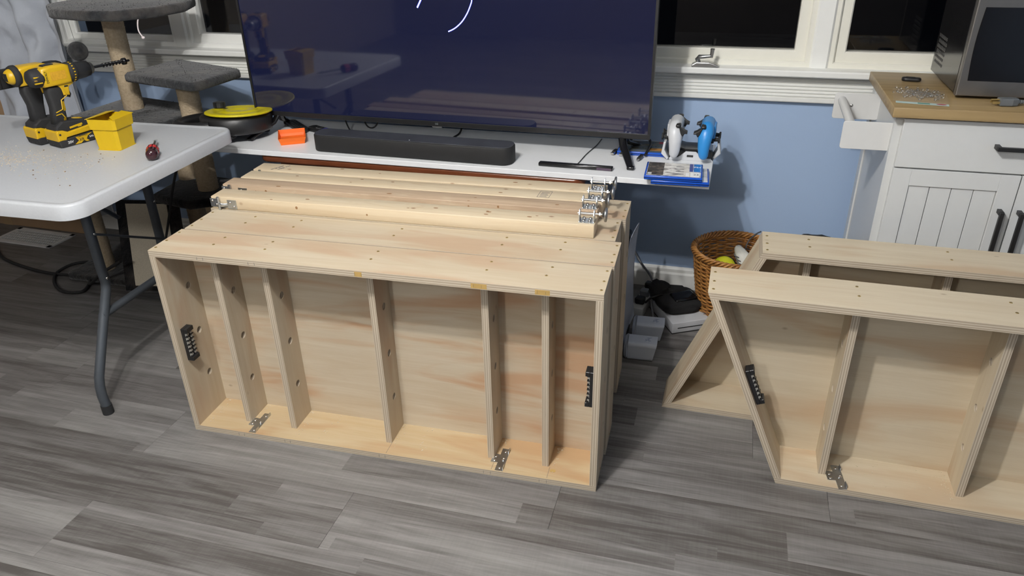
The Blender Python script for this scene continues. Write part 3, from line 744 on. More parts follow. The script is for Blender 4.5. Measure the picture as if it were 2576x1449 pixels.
def drill(label, loc, ang, style, bit):
    # local: x forward (chuck), y sideways, z up; the battery stands on the table
    t = thing('cordless_drill', label, 'drill', loc, ang)
    # battery
    bt = MB(); bt.prism([(-.056, .003), (-.050, 0), (.054, 0), (.060, .004), (.062, .028), (.048, .031), (-.050, .026), (-.060, .022)], -.036, .036, 'y', bev=.004)
    batt = bt.build('battery', BLKM, t)
    up = MB(); up.prism([(-.059, .022), (-.048, .023), (-.034, .022), (-.030, .030), (.052, .034), (.064, .027), (.066, .046), (.058, .054), (-.022, .046), (-.036, .053), (-.054, .056), (-.060, .050)], -.0372, .0372, 'y', bev=.0035)
    up.build('battery_shell', YEL, batt)
    for k in range(4): 
        v = MB(); v.box((-.0575, -.022+.012*k, .004), (-.0560, -.016+.012*k, .018), 0); v.build('vent_slot', BINK, batt)
    for sy in (1, -1):
        MB().cyl((-.050, sy*.0365, .043), (-.050, sy*.0382, .043), .0032, seg=10).build('rear_screw', BINK, batt)
    F = facing((-.004, -.0366, .014), (1, 0, 0), (0, 0, 1))
    text('voltage_print', '20V', .0115, WINK, batt, facing((-.024, -.0368, .0135), (1, 0, 0), (0, 0, 1)))
    MB().prism([(-.012, .003), (.002, .012), (-.006, .025), (.050, .028), (.034, .021), (.028, .012), (.036, .004), (.026, .004), (.018, .010), (.008, .003)], -.0371, -.0362, 'y').build('logo_panel', YEL, batt)
    text('series_print', 'XR', .0125, BINK, batt, facing((.012, -.0374, .0135), (1, 0, 0), (0, 0, 1)))
    text('maker_print', 'DEWALT', .0082, BINK, batt, facing((.018, -.0376, .0255), (1, 0, .04), (0, 0, 1)))
    text('capacity_print', '5Ah', .0085, WINK, batt, facing((.045, -.0368, .016), (1, 0, 0), (0, 0, 1)))
    # foot and handle
    ft = MB(); ft.prism([(-.056, .052), (-.038, .052), (-.022, .043), (.044, .049), (.054, .058), (.050, .070), (.030, .074), (-.030, .080), (-.052, .066)], -.031, .031, 'y', bev=.005)
    ft.build('foot', BLKM, t)
    if style == 0: hp = [(-.046, .064), (.004, .068), (.000, .085), (.002, .120), (.012, .158), (.016, .180), (-.036, .186), (-.038, .160), (-.036, .120)]
    else: hp = [(-.044, .064), (.004, .068), (.000, .085), (.004, .120), (.012, .158), (.014, .180), (-.044, .186), (-.048, .160), (-.040, .120)]
    h = MB().prism(hp, -.0175, .0175, 'y', bev=.009, seg=3, smooth=True).build('handle', BLKM, t)
    if style == 0:
        for sy in (-1, 1):
            yy = sy*.0178; mb = MB()
            mb.tube([(.010, yy, .172), (.014, yy, .150), (-.006, yy, .140), (-.010, yy, .112), (-.032, yy, .106)], .0018, 6)
            mb.tube([(-.034, yy, .098), (-.016, yy, .100), (-.010, yy, .088)], .0018, 6)
            mb.prism([(-.008, .106), (.000, .108), (.001, .136), (-.005, .136)], min(yy, yy-sy*.002), max(yy, yy+sy*.0012), 'y')
            mb.prism([(-.014, .086), (-.006, .088), (-.010, .070), (-.018, .070)], min(yy, yy-sy*.002), max(yy, yy+sy*.0012), 'y')
            mb.build('grip_stripe', YEL, h)
        MB().lathe([(0, .0015), (.012, .0012), (.016, 0)], 18, 0, Matrix.Translation((.034, 0, .0735)) @ Matrix.Rotation(R(8), 4, 'Y')).build('badge', YEL, t)
        MB().box((.002, -.0318, .054), (.044, -.0308, .060), 0, Matrix.Rotation(R(-6), 4, 'Y') @ Matrix.Translation((-.008, 0, .0))).build('foot_print', YEL, t)
    MB().box((.014, -.0322, .0535), (.026, -.0305, .0615), 0).build('foot_label', YEL, t)
    # trigger block
    MB().prism([(.012, .148), (.030, .140), (.036, .150), (.032, .166), (.036, .182), (.012, .184)], -.008, .008, 'y', bev=.003).build('trigger', BLK, t)
    tr = MB().prism([(-.008, .190), (.044, .196), (.046, .182), (.030, .176), (.026, .150), (.006, .152), (.002, .176)], -.019, .019, 'y', bev=.004).build('trigger_housing', YEL, t)
    for sy in (-1, 1): MB().box((.014, sy*.0188-.001, .176), (.026, sy*.0188+.001, .181), 0, None, .0006).build('direction_button', BLK, tr)
    # motor body
    AX = lambda x: Matrix.Translation((x, 0, .214)) @ Matrix.Rotation(R(90), 4, 'Y')
    if style == 0:
        MB().lathe([(0, -.078), (.016, -.078), (.024, -.073), (.028, -.062), (.029, -.046), (.029, -.040), (0, -.040)], 28, 0, AX(0)).build('rear_cap', BLKM, t)
        bd = MB(); bd.prism([(-.046, .186), (.040, .186), (.042, .196), (.042, .240), (.026, .246), (-.020, .246), (-.046, .241)], -.029, .029, 'y', bev=.009, seg=3, smooth=True)
        bd = bd.build('motor_housing', YEL, t)
        for sy in (-1, 1):
            for k in range(3): MB().box((-.071, sy*.0245-.003, .200+.009*k), (-.048, sy*.0245+.0052, .204+.009*k), 0, None, .0008).build('vent_slot', YEL if k != 1 else plain('amber_vent', (.35, .2, .03), .5), t)
            lab = MB(); lab.box((-.022, sy*.0292-.0004, .203), (.026, sy*.0292+.0004, .228), 0); lo_ = lab.build('spec_label', plain('amber_label', (.62, .34, .02), .5, var=.25, scale=160), bd)
            MB().box((-.040, sy*.0292-.0004, .200), (-.030, sy*.0292+.0004, .232), 0, None, .0003).build('side_print', YELB, bd)
            if sy < 0:
                text('maker_print', 'DEWALT', .009, BINK, bd, facing((-.0345, -.0300, .216), (0, 0, 1), (-1, 0, 0)))
        MB().prism([(-.030, .243), (.006, .245), (.004, .249), (-.026, .248)], -.012, .012, 'y', bev=.002).build('speed_switch', BLK, t)
        col = MB().lathe([(.024, .040), (.030, .041), (.031, .050), (.031, .062), (.029, .065), (0, .065)], 32, 0, AX(0)).build('clutch_collar', BLKM, t)
        for k in range(9):
            a = R(15+17*k); MB().box((.0508, -.0018, .0308), (.0555, .0018, .0318), 0, Matrix.Translation((0, 0, .214)) @ Matrix.Rotation(a, 4, 'X')).build('clutch_mark', YEL, col)
        MB().lathe([(.026, .064), (.0265, .078), (.0255, .096), (.022, .112), (.017, .116), (.016, .122), (.012, .127), (0, .127)], 28, 0, AX(0)).build('chuck', BLK, t)
        MB().lathe([(.0225, .1125), (.0185, .1165), (.0175, .1235), (.0125, .1275), (0, .1276)], 24, 0, AX(0)).build('chuck_nose', CHROME, t)
    else:
        MB().lathe([(0, -.078), (.014, -.078), (.019, -.074), (.023, -.066), (.026, -.050), (0, -.050)], 28, 0, AX(0)).build('rear_cap', YEL, t)
        for k in range(4): MB().box((-.0795, -.010+.0055*k, .203), (-.0775, -.0075+.0055*k, .226), 0).build('vent_slot', BINK, t)
        MB().box((-.100, .026, .176), (-.030, .034, .236), 0, None, .004, 2).box((-.100, .012, .180), (-.088, .034, .232), 0, None, .003, 2).build('belt_hook', BLK, t)
        MB().lathe([(.020, -.062), (.030, -.062), (.033, -.055), (.033, -.046), (.028, -.042), (.0, -.042)], 28, 0, AX(0) @ Matrix.Translation((0, .0, 0))).build('rear_bumper', BLKM, t)
        bd = MB().prism([(-.052, .184), (.044, .184), (.046, .196), (.046, .236), (.030, .241), (-.030, .242), (-.052, .236)], -.027, .027, 'y', bev=.009, seg=3, smooth=True).build('motor_housing', YEL, t)
        for sy in (-1, 1): MB().box((-.030, sy*.0272-.0004, .200), (.020, sy*.0272+.0004, .226), 0).build('spec_label', plain('amber_label_b', (.60, .32, .02), .5, var=.25, scale=160), bd)
        MB().lathe([(.024, .044), (.027, .046), (.027, .070), (.024, .086), (.019, .096), (0, .096)], 28, 0, AX(0)).build('nose', BLK, t)
        MB().lathe([(.011, .094), (.012, .098), (.012, .116), (.010, .120), (0, .120)], 20, 0, AX(0)).build('hex_collet', CHROME, t)
    bm_ = MB()
    if bit == 'auger':
        bm_.cyl((.125, 0, .214), (.165, 0, .214), .0042, seg=10)
        for ph in (0, math.pi):
            bm_.tube([(.160+.0015*k, .0042*math.cos(ph+k*.42), .214+.0042*math.sin(ph+k*.42)) for k in range(52)], .0030, 6)
        bm_.lathe([(0, .232), (.0105, .232), (.0112, .236), (.0112, .243), (.004, .246), (.0035, .256), (0, .260)], 16, 0, AX(0))
        bm_.build('spade_drill_bit', BLKG, t)
    else:
        bm_.cyl((.118, 0, .214), (.146, 0, .214), .0055, seg=6, smooth=False); bm_.cyl((.146, 0, .214), (.156, 0, .214), .0028, .0016, seg=8)
        bm_.build('screwdriver_bit', STEEL, t)
    return t
drill('yellow and black cordless drill beside the yellow box, long black bit in its chuck', (-.566, .402, tz), R(73), 0, 'auger')
drill('yellow cordless driver with plain black grip, behind the drill with the long bit', (-.660, .414, tz), R(73), 1, 'driver')

# yellow folded bin with a deep rim
yb = thing('parts_bin', 'bright yellow square plastic bin with a folded rim on the white table', 'bin', (-.389, .395, tz), R(4))
def frustum_ring(mb, a0, a1, z0, z1, th, notch=None):
    # square shell, half-widths a0 (bottom) and a1 (top)
    def sq(a, z): 
        c = .008
        return [(-a+c,-a,z),(a-c,-a,z),(a,-a+c,z),(a,a-c,z),(a-c,a,z),(-a+c,a,z),(-a,a-c,z),(-a,-a+c,z)]
    v = sq(a0, z0)+sq(a1, z1)+sq(a1-th, z1)+sq(a0-th, z0)
    fs = []
    for l_ in range(4):
        m_ = (l_+1) % 4
        for i in range(8): fs.append((l_*8+i, l_*8+(i+1) % 8, m_*8+(i+1) % 8, m_*8+i))
    return mb.add(v, fs)
mb = MB(); frustum_ring(mb, .040, .0445, 0, .094, .0016); mb.box((-.039, -.039, 0), (.039, .039, .002)); mb.build('bin_body', YELB, yb)
mb = MB(); frustum_ring(mb, .0470, .0495, .066, .098, .0014); mb.build('bin_rim', YELB, yb)
mb = MB()
for sx_ in (-1, 1):
    mb.add([(sx_*.0490, -.048, .0970), (sx_*.0490, .048, .0970), (sx_*.012, .044, .103), (sx_*.024, -.030, .1015), (sx_*.0490, -.048, .0984), (sx_*.0490, .048, .0984), (sx_*.012, .044, .1044), (sx_*.024, -.030, .1029)],
           [(0,1,2,3),(7,6,5,4),(0,4,5,1),(1,5,6,2),(2,6,7,3),(3,7,4,0)])
mb.build('bin_flap', YELB, yb)

sd = thing('screwdriver', 'stubby screwdriver with dark red handle, lying on the white table', 'screwdriver', (-.205, .335, tz+.0175), R(125))
sd.scale = (1.22, 1.22, 1.22)
LX = Matrix.Rotation(R(90), 4, 'Y')
h = MB().lathe([(0, -.046), (.009, -.045), (.0135, -.040), (.0145, -.032), (.0135, -.022), (.0145, -.008), (.0142, .010), (.010, .018), (.006, .021), (0, .021)], 24, 0, LX).build('handle', AMBER, sd)
mb = MB().lathe([(.0138, -.013), (.0149, -.011), (.0149, .006), (.0138, .008)], 24, 0, LX)
mb.build('red_grip_panel', plain('red_paint', (.50, .03, .03), .35), h)
mb = MB()
for k in range(10): mb.box((-.012, -.0010, .0142), (.007, .0010, .0153), 0, Matrix.Rotation(R(36*k+10), 4, 'X'))
mb.build('grip_stripe', AMBER, h)
mb = MB(); mb.cyl((.019, 0, 0), (.090, 0, -.002), .0042, .0038, 12); mb.prism([(.088, -.006), (.112, -.004), (.112, -.003), (.088, .002)], -.0042, .0042, 'y'); mb.build('blade', STEEL, sd)

# ---------------------------------------------------------------- TV shelf and what stands on it
SZ = .640
sh = MB().box((-.86, -.201, -.018), (.86, .201, 0), 0, None, .0012).build('shelf_board', WSHELF, None, (.564, .926, SZ), (0, 0, R(-.6)))
tag(sh, 'long white laminate board under the television', 'shelf')
cn = thing('console_table', 'dark mahogany console table under the white shelf board', 'console', (.46, .902, 0), R(-.9))
cw, cz = .585, SZ-.0185
mb = MB()
for lo, hi, ins in ((cz-.026, cz, 0),):
    pl = rrect(-cw, -.172, cw, .165, .035); mb.prism(pl, lo, hi, 'z', bev=.008, seg=3, smooth=True)
mb.build('top', MAHOG, cn)
MB().box((-cw+.06, -.13, cz-.125), (cw-.06, .14, cz-.026)).build('apron', MAHOG, cn)
for sx in (-1, 1):
    for sy in (-1, 1):
        MB().tube([(sx*(cw-.09), sy*.11+.005, cz-.10), (sx*(cw-.09), sy*.11+.005, .25), (sx*(cw-.085), sy*.115+.005, 0)], [.026, .022, .016], 12).build('leg', MAHOG, cn)

tv = thing('television', 'large flat television showing a dark navy screen with a white stroke', 'television', (.487, .928, SZ), R(-1.4))
hw, tb0, th = .733, .066, .835
MB().box((-hw, .004, tb0), (hw, .024, tb0+th), 0, None, .003).box((-.45, .022, tb0+.05), (.45, .066, tb0+.40), 0, None, .012).build('housing', BLK, tv)
mb = MB(); bz = .008
mb.box((-hw, -.004, tb0), (-hw+bz, .006, tb0+th)).box((hw-bz, -.004, tb0), (hw, .006, tb0+th)).box((-hw, -.004, tb0+th-bz), (hw, .006, tb0+th)).box((-hw, -.006, tb0), (hw, .006, tb0+.017), 0, None, .001)
bez = mb.build('bezel', BLK, tv)
scn = MB().add([(-hw+bz, -.0005, tb0+.017), (hw-bz, -.0005, tb0+.017), (hw-bz, -.0005, tb0+th-bz), (-hw+bz, -.0005, tb0+th-bz)], [(0,1,2,3)]).build('screen', SCREEN, tv)
def stroke(pts, w, m, y, nm):
    vs = []; 
    for i, p in enumerate(pts):
        a, b = pts[max(i-1, 0)], pts[min(i+1, len(pts)-1)]; dx, dz = b[0]-a[0], b[1]-a[1]; L = math.hypot(dx, dz)
        vs += [(p[0]-dz/L*w, y, p[1]+dx/L*w), (p[0]+dz/L*w, y, p[1]-dx/L*w)]
    return MB().add(vs, [(2*i, 2*i+1, 2*i+3, 2*i+2) for i in range(len(pts)-1)]).build(nm, m, scn)
arc = [(.057, .383), (.082, .395), (.107, .416), (.126, .442), (.138, .466), (.143, .481), (.145, .505), (.138, .54), (.118, .575)]
def smooth_pts(p, k=6):
    out = []
    for i in range(len(p)-1):
        p0, p1, p2, p3 = p[max(i-1, 0)], p[i], p[i+1], p[min(i+2, len(p)-1)]
        for j in range(k):
            t = j/k; out.append(tuple(.5*((2*p1[d])+(-p0[d]+p2[d])*t+(2*p0[d]-5*p1[d]+4*p2[d]-p3[d])*t*t+(-p0[d]+3*p1[d]-3*p2[d]+p3[d])*t**3) for d in range(len(p1))))
    return out+[p[-1]]
arc = smooth_pts(arc)
bar = [(-.047, .455), (-.033, .479), (-.015, .512), (0, .54)]
stroke(arc, .0027, GLOWB, -.0009, 'screen_glow'); stroke(arc, .0014, GLOW, -.0012, 'screen_stroke')
stroke(bar, .0036, GLOWB, -.0009, 'screen_glow'); stroke(bar, .0021, GLOW, -.0012, 'screen_stroke')
text('maker_logo', 'LG', .009, plain('grey_print', (.30, .34, .34), .4), bez, facing((-.004, -.0063, tb0+.009), (1, 0, 0), (0, 0, 1)))
MB().box((-.022, -.004, tb0-.006), (.014, .004, tb0+.001), 0, None, .001).build('sensor_module', plain('smoky_plastic', (.10, .10, .10), .25), tv)
for sx in (-1, 1):
    fx = sx*.640
    mb = MB()
    mb.tube([(fx, .012, tb0+.012), (fx+sx*.012, -.018, .044), (fx+sx*.052, -.118, .009)], [.014, .014, .012], 8, ell=.55)
    mb.tube([(fx, .012, tb0+.012), (fx+sx*.012, .040, .044), (fx+sx*.045, .125, .009)], [.014, .014, .012], 8, ell=.55)
    mb.box((fx+sx*.052-.012, -.124, 0), (fx+sx*.052+.012, -.104, .012), 0, None, .004, 2); mb.box((fx+sx*.045-.012, .108, 0), (fx+sx*.045+.012, .128, .012), 0, None, .004, 2)
    mb.build('foot', BLKG, tv)

sb = thing('soundbar', 'long black soundbar with rounded ends in front of the television', 'speaker', (.438, .795, SZ), R(-1.4))
sbb = MB().prism(rrect(-.360, -.042, .360, .046, .034), 0, .057, 'z', bev=.004, smooth=True).build('grille', CHAR, sb)
MB().prism(rrect(-.357, -.039, .357, .043, .031), .0565, .0595, 'z', bev=.001).build('top_plate', plain('dusty_black_plastic', (.035, .038, .048), .55, var=.5, scale=14), sb)
MB().lathe([(0, .0008), (.0022, 0)], 10, 0, Matrix.Translation((.005, -.026, .0596))).build('status_light', LED, sb)

# tape reel with a yellow lid
rl = thing('cable_reel', 'round black reel with a yellow lid and side handle on the white shelf', 'reel', (-.285, .872, SZ+.0098), R(8))
rl.rotation_euler = (R(-5), 0, R(8))
ro = .128
MB().lathe([(0, .012), (ro-.02, .012), (ro-.004, .018), (ro, .026), (ro, .066), (ro-.006, .074), (ro-.02, .078), (0, .078)], 48, 0).build('reel_body', BLK, rl)
for a in (35, 155, 275): MB().box((-.02, -.02, 0), (.02, .02, .016), 0, rot2(R(a)) @ Matrix.Translation((.09, 0, 0)), .003).build('foot', BLKM, rl)
lid = MB().lathe([(0, .088), (.030, .088), (.034, .091), (.058, .091), (.064, .087), (.078, .0865), (.084, .090), (.112, .090), (.118, .088), (.119, .084), (.112, .081), (0, .081)], 48, 0, Matrix.Translation((.02, -.015, 0))).build('lid', YELL, rl)
for a in range(0, 360, 60): MB().lathe([(0, .0912), (.0035, .0910), (.0042, .0905)], 10, 0, Matrix.Translation((.02+.099*math.cos(R(a)), -.015+.099*math.sin(R(a)), 0))).build('lid_rivet', YELL, lid)
MB().box((-.052, .010, .0895), (-.036, .017, .0915), 0).build('lid_slot', BINK, lid)
kb = MB().lathe([(0, .112), (.018, .112), (.020, .110), (.020, .092), (0, .092)], 20, 0, Matrix.Translation((-.070, .020, 0)), False)
for k in range(14):
    a = R(360/14*k); kb.box((.0195, -.0014, .093), (.0218, .0014, .111), 0, Matrix.Translation((-.070, .020, 0)) @ rot2(a))
kb.build('lid_knob', BLK, rl)
hd = MB(); hp_ = [(-.045, -.122, .045), (-.110, -.150, .045), (-.168, -.115, .046), (-.182, -.05, .047), (-.172, .015, .047), (-.140, .062, .046), (-.11, .070, .045)]
hd.tube(smooth_pts(hp_, 5), .020, 10, ell=1.0); hd.build('carry_handle', BLK, rl)
MB().tube([(.02, -.125, .012), (-.01, -.150, .006), (-.035, -.160, .004)], [.010, .008, .004], 8, ell=.5).build('tape_end', BLK, rl)

og = thing('plastic_tray', 'small bright orange open tray at the end of the soundbar', 'tray', (-.060, .868, SZ), R(31))
mb = MB(); bw_, bd_, bh_ = .040, .055, .025
o0 = [(-bw_, -bd_), (bw_, -bd_), (bw_, bd_), (-bw_, bd_)]
def sc(pl, k): return [(x+math.copysign(k, x), y+math.copysign(k, y)) for x, y in pl]
L4 = [[(x, y, 0) for x, y in o0], [(x, y, bh_) for x, y in sc(o0, .008)], [(x, y, bh_) for x, y in sc(o0, .0065)], [(x, y, .0016) for x, y in sc(o0, -.0015)]]
mb.add([p for l_ in L4 for p in l_], [(a*4+i, a*4+(i+1) % 4, (a+1)*4+(i+1) % 4, (a+1)*4+i) for a in range(3) for i in range(4)]+[(12, 13, 14, 15), (3, 2, 1, 0)])
mb.build('tray_body', ORNG, og)

def remote(label, loc, rz, L, w, m):
    t = thing('remote_control', label, 'remote', loc, rz)
    MB().prism(rrect(-L/2, -w/2, L/2, w/2, w*.42), 0, .016, 'z', bev=.004, seg=2, smooth=True).build('casing', m, t)
    b = MB()
    for i in range(7):
        for j in range(3): b.box((-L*.36+i*.018, -w*.27+j*w*.27-.003, .016), (-L*.36+i*.018+.008, -w*.27+j*w*.27+.003, .0172), 0, None, .0005)
    b.build('buttons', BLK, t); return t
remote('long black remote control lying behind the orange tray', (-.125, 1.015, SZ), R(-41), .17, .042, BLK)
r2 = remote('short black remote with a purple button, behind the end of the soundbar', (-.012, .985, SZ), R(-25), .11, .040, BLK)
MB().box((.026, -.012, .0165), (.048, .012, .0185), 0, None, .001).build('purple_button', plain('violet_button', (.05, .045, .32), .5), r2)
MB().lathe([(.009, .018), (.012, .0185), (.0135, .017)], 18).build('dial_ring', CHROME, r2)

sn = thing('sensor_bar', 'slim black motion sensor bar near the front edge of the shelf', 'sensor bar', (1.003, .779, SZ), R(-1))
MB().box((-.120, -.011, 0), (.120, .011, .012), 0, None, .003, 2).build('casing', BLKG, sn)
MB().box((.070, -.0113, .002), (.116, -.0109, .009), 0).build('tinted_lens', plain('purple_lens', (.05, .02, .05), .15), sn)
MB().tube(smooth_pts([(0, .010, .006), (.002, .05, .003), (.008, .14, .003), (.022, .24, .003), (.026, .32, .003)], 5), .0014, 6).build('cord', BLK, sn)

def cable(label, pts, r, m=BLK, cat='cable', name='cable'):
    o = MB().tube(smooth_pts(pts, 6), r, 8).build(name, m); return tag(o, label, cat)
cable('thin black cable drooping from the television behind the soundbar', [(.035, 1.09, SZ+.09), (.05, 1.07, SZ+.04), (.10, 1.01, SZ+.006), (.18, .93, SZ+.004), (.30, .90, SZ+.004)], .0030)
cable('short black loop of cable under the television bezel', [(.135, 1.06, SZ+.09), (.15, 1.04, SZ+.03), (.175, 1.035, SZ+.012), (.20, 1.04, SZ+.03), (.205, 1.06, SZ+.09)], .0030)
cable('black power cable crossing the shelf behind the soundbar', [(.52, 1.10, SZ+.09), (.515, 1.08, SZ+.01), (.51, 1.00, SZ+.004), (.49, .90, SZ+.004), (.48, .86, SZ+.004)], .0036)
uh = thing('usb_splitter', 'black double usb lead with two steel plugs beside the television foot', 'usb lead', (1.105, .955, SZ), R(-14))
for k in range(2):
    pl = MB().box((-.007+.030*k, -.016, .002), (.006+.030*k, .012, .012), 0, None, .001).build('plug', BLK, uh)
    q = MB(); q.box((-.0062+.030*k, -.031, .0045), (.0052+.030*k, -.015, .0095), 0); q.build('plug_shell', STEEL, pl)
MB().tube(smooth_pts([(0, .010, .007), (.006, .04, .004), (.02, .08, .006), (.01, .12, .02)], 5), .003, 6).tube(smooth_pts([(.030, .010, .007), (.026, .04, .004), (.022, .08, .006), (.0, .13, .02)], 5), .003, 6).build('lead', BLK, uh)
ch = thing('charging_cable', 'black charging cable curving over the blue game case to a small plug', 'cable', (1.20, .97, SZ))
MB().tube(smooth_pts([(-.10, .14, .030), (-.05, .135, .030), (-.005, .10, .026), (.014, .05, .022), (.012, -.01, .018), (.006, -.045, .009)], 6), .0042, 8).build('lead', BLK, ch)
pl = MB().box((-.006, -.085, .004), (.006, -.045, .012), 0, Matrix.Translation((.004, 0, 0)) @ rot2(R(-10)), .002).build('plug', BLK, ch)
MB().box((-.004, -.096, .0055), (.004, -.084, .0105), 0, Matrix.Translation((.004, 0, 0)) @ rot2(R(-10))).build('plug_tip', STEEL, pl)

# game cases
def cover_mat(name, cols, sc_=30):
    m, nt, b = newmat(name)
    v = N(nt, 'ShaderNodeTexVoronoi', Scale=sc_); nt.links.new(coords(nt, 'Object', (1, 1.8, 1)), v.inputs['Vector'])
    n = noise(nt, coords(nt), 22, 5, .7)
    c = mix(nt, ramp(nt, n, .42, .58), cols[0], cols[1]); c = mix(nt, ramp(nt, v.outputs['Distance'], .35, .6), c, cols[2])
    nt.links.new(c, b.inputs['Base Color']); b.inputs['Roughness'].default_value = .14; return m
ART1 = cover_mat('grey_print_art', ((.62, .60, .56), (.20, .18, .17), (.74, .72, .68)))
ART1B = cover_mat('dark_print_art', ((.035, .030, .030), (.16, .13, .11), (.06, .055, .055)), 45)
ART2 = cover_mat('green_print_art', ((.07, .085, .07), (.18, .17, .13), (.10, .12, .14)), 24)
def case(label, loc, rz, art):
    t = thing('game_case', label, 'game case', loc, rz)
    MB().box((-.085, -.0665, 0), (.085, .0665, .0132), 0, None, .0025, 2).build('case', GBLUE, t)
    a = MB().box((-.079, -.061, .0132), (.080, .062, .0136), 0).build('cover', art, t)
    MB().box((-.085, -.0670, .0058), (.085, -.0660, .0074), 0).build('spine_groove', BLKG, t)
    return t, a
k1, a1 = case('blue game case at the bottom of the stack on the shelf corner', (1.333, .748, SZ), R(3), ART1)
k2, a2 = case('blue game case with grey cover lying on top of another', (1.313, .745, SZ+.0138), R(2), ART1)
MB().box((-.078, -.056, .0137), (-.030, .060, .0139), 0).build('dark_art', ART1B, a2)
MB().box((.058, -.012, .0137), (.079, .060, .0139), 0).build('blue_banner', plain('royal_blue_print', (.02, .16, .52), .2), a2)
MB().box((.046, -.012, .0137), (.0565, .060, .0139), 0).build('navy_banner', plain('navy_print', (.02, .05, .28), .2), a2)
MB().box((.050, -.058, .0139), (.076, -.020, .0141), 0).build('price_label', WINK, a2)
MB().box((.036, -.058, .0139), (.046, -.026, .0141), 0).build('price_label', WINK, a2)
text('label_print', '23', .017, BINK, a2, Matrix.Translation((.066, -.039, .0142)) @ rot2(0), .0001)
text('label_print', 'PS4', .014, WINK, a2, Matrix.Translation((.069, .030, .0140)) @ rot2(R(0)), .0001)
for i in range(4): MB().box((.002+.004*(i % 2), -.040+.022*i, .0137), (.030, -.036+.022*i, .0139), 0).build('dark_print', INK, a2)
for i in range(3): MB().box((-.076, -.052+.006*i, .0139), (-.064, -.049+.006*i, .0141), 0).build('light_print', WINK, a2)
k3, a3 = case('blue game case with dark green cover, behind the charging cable', (1.195, 1.008, SZ), R(1), ART2)
MB().box((.02, -.045, .0137), (.066, -.018, .0139), 0).build('orange_art', plain('orange_print', (.50, .24, .05), .2), a3)
MB().box((.045, .038, .0137), (.075, .055, .0139), 0).build('red_banner', plain('red_print', (.45, .03, .05), .2), a3)

# two controllers on a charging stand
st = thing('charging_stand', 'black and white charging stand holding the white and blue controllers', 'charging stand', (1.352, .965, SZ), R(0))
MB().prism([(-.072, 0), (.072, 0), (.064, .010), (.040, .010), (.016, .030), (-.016, .030), (-.040, .010), (-.064, .010)], -.040, -.034, 'y', bev=.002).build('white_fascia', WHTC, st)
MB().prism([(-.070, 0), (.070, 0), (.066, .030), (.050, .044), (.020, .036), (-.020, .036), (-.050, .044), (-.066, .030)], -.034, .050, 'y', bev=.003).build('base', BLKG, st)
MB().prism([(-.094, .022), (-.074, .002), (-.069, .008), (-.083, .034), (-.080, .062), (-.088, .060)], -.052, .048, 'y', bev=.003).build('side_wing', WHTC, st)
MB().prism([(.074, .002), (.093, .022), (.087, .060), (.079, .062), (.082, .034), (.069, .008)], -.02, .048, 'y', bev=.003).build('side_wing', WHTC, st)
MB().box((-.012, -.0406, .012), (.008, -.0396, .019), 0, None, .001).build('port', BINK, st)
def controller(label, loc, rz, m, lean):
    # local: y along grip-to-grip, x- is the face with the sticks, z up
    t = thing('game_controller', label, 'game controller', loc, rz)
    me = bpy.data.meshes.new('shell')
    pts = [(0, 0, .104, .023, .026), (0, .034, .104, .024, .028), (.001, .056, .096, .027, .026), (.004, .066, .068, .022, .020), (.004, .071, .036, .0185, .017), (.000, .070, .013, .013, .012),
           (0, -.034, .104, .024, .028), (.001, -.056, .096, .027, .026), (.004, -.066, .068, .022, .020), (.004, -.071, .036, .0185, .017), (.000, -.070, .013, .013, .012)]
    ed = [(0, 1), (1, 2), (2, 3), (3, 4), (4, 5), (0, 6), (6, 7), (7, 8), (8, 9), (9, 10)]
    me.from_pydata([p[:3] for p in pts], ed, [])
    o = bpy.data.objects.new('shell', me); COL.objects.link(o)
    sk = o.modifiers.new('Skin', 'SKIN'); 
    for i, p in enumerate(pts): me.skin_vertices[0].data[i].radius = (p[3], p[4]); me.skin_vertices[0].data[i].use_root = (i == 0)
    sk.use_smooth_shade = True
    applied(o, [('SUBSURF', {'levels': 2, 'render_levels': 2})]); o.data.materials.clear(); o.data.materials.append(m)
    for p in o.data.polygons: p.use_smooth = True
    o.parent = t; o.name = 'shell'
    MB().prism([(-.030, .112), (-.030, .086), (-.034, .074), (.034, .074), (.030, .086), (.030, .112)], -.0262, -.010, 'x', bev=.003).build('touch_panel', m, t)
    MB().prism([(-.030, .082), (.030, .082), (.036, .062), (.020, .054), (-.020, .054), (-.036, .062)], -.024, -.006, 'x', bev=.004).build('centre_panel', BLKG, t)
    for sy in (-1, 1):
        s_ = MB(); s_.cyl((-.020, sy*.026, .070), (-.038, sy*.026, .070), .0075, .006, 14); s_.lathe([(0, .0008), (.009, 0), (.0112, .003), (.0105, .006), (0, .005)], 18, 0, Matrix.Translation((-.036, sy*.026, .070)) @ Matrix.Rotation(R(-90), 4, 'Y')); s_.build('thumb_stick', BLKM, t)
        # shoulder button and trigger
        MB().box((.002, sy*.056-.016, .112), (.018, sy*.056+.016, .122), 0, Matrix.Rotation(R(0), 4, 'Y'), .004, 2).build('shoulder_button', BLK, t)
        MB().prism([(.012, .116), (.020, .110), (.030, .102), (.039, .098), (.039, .093), (.031, .093), (.026, .084), (.018, .092)], sy*.056-.015, sy*.056+.015, 'y', bev=.003).build('trigger', BLK, t)
    return t
controller('white game controller standing upright on the charging stand', (1.297, .965, SZ+.002), R(0), WHTC, 0)
controller('sky blue game controller standing upright on the charging stand', (1.397, .963, SZ+.002), R(178), BLUEC, 0)

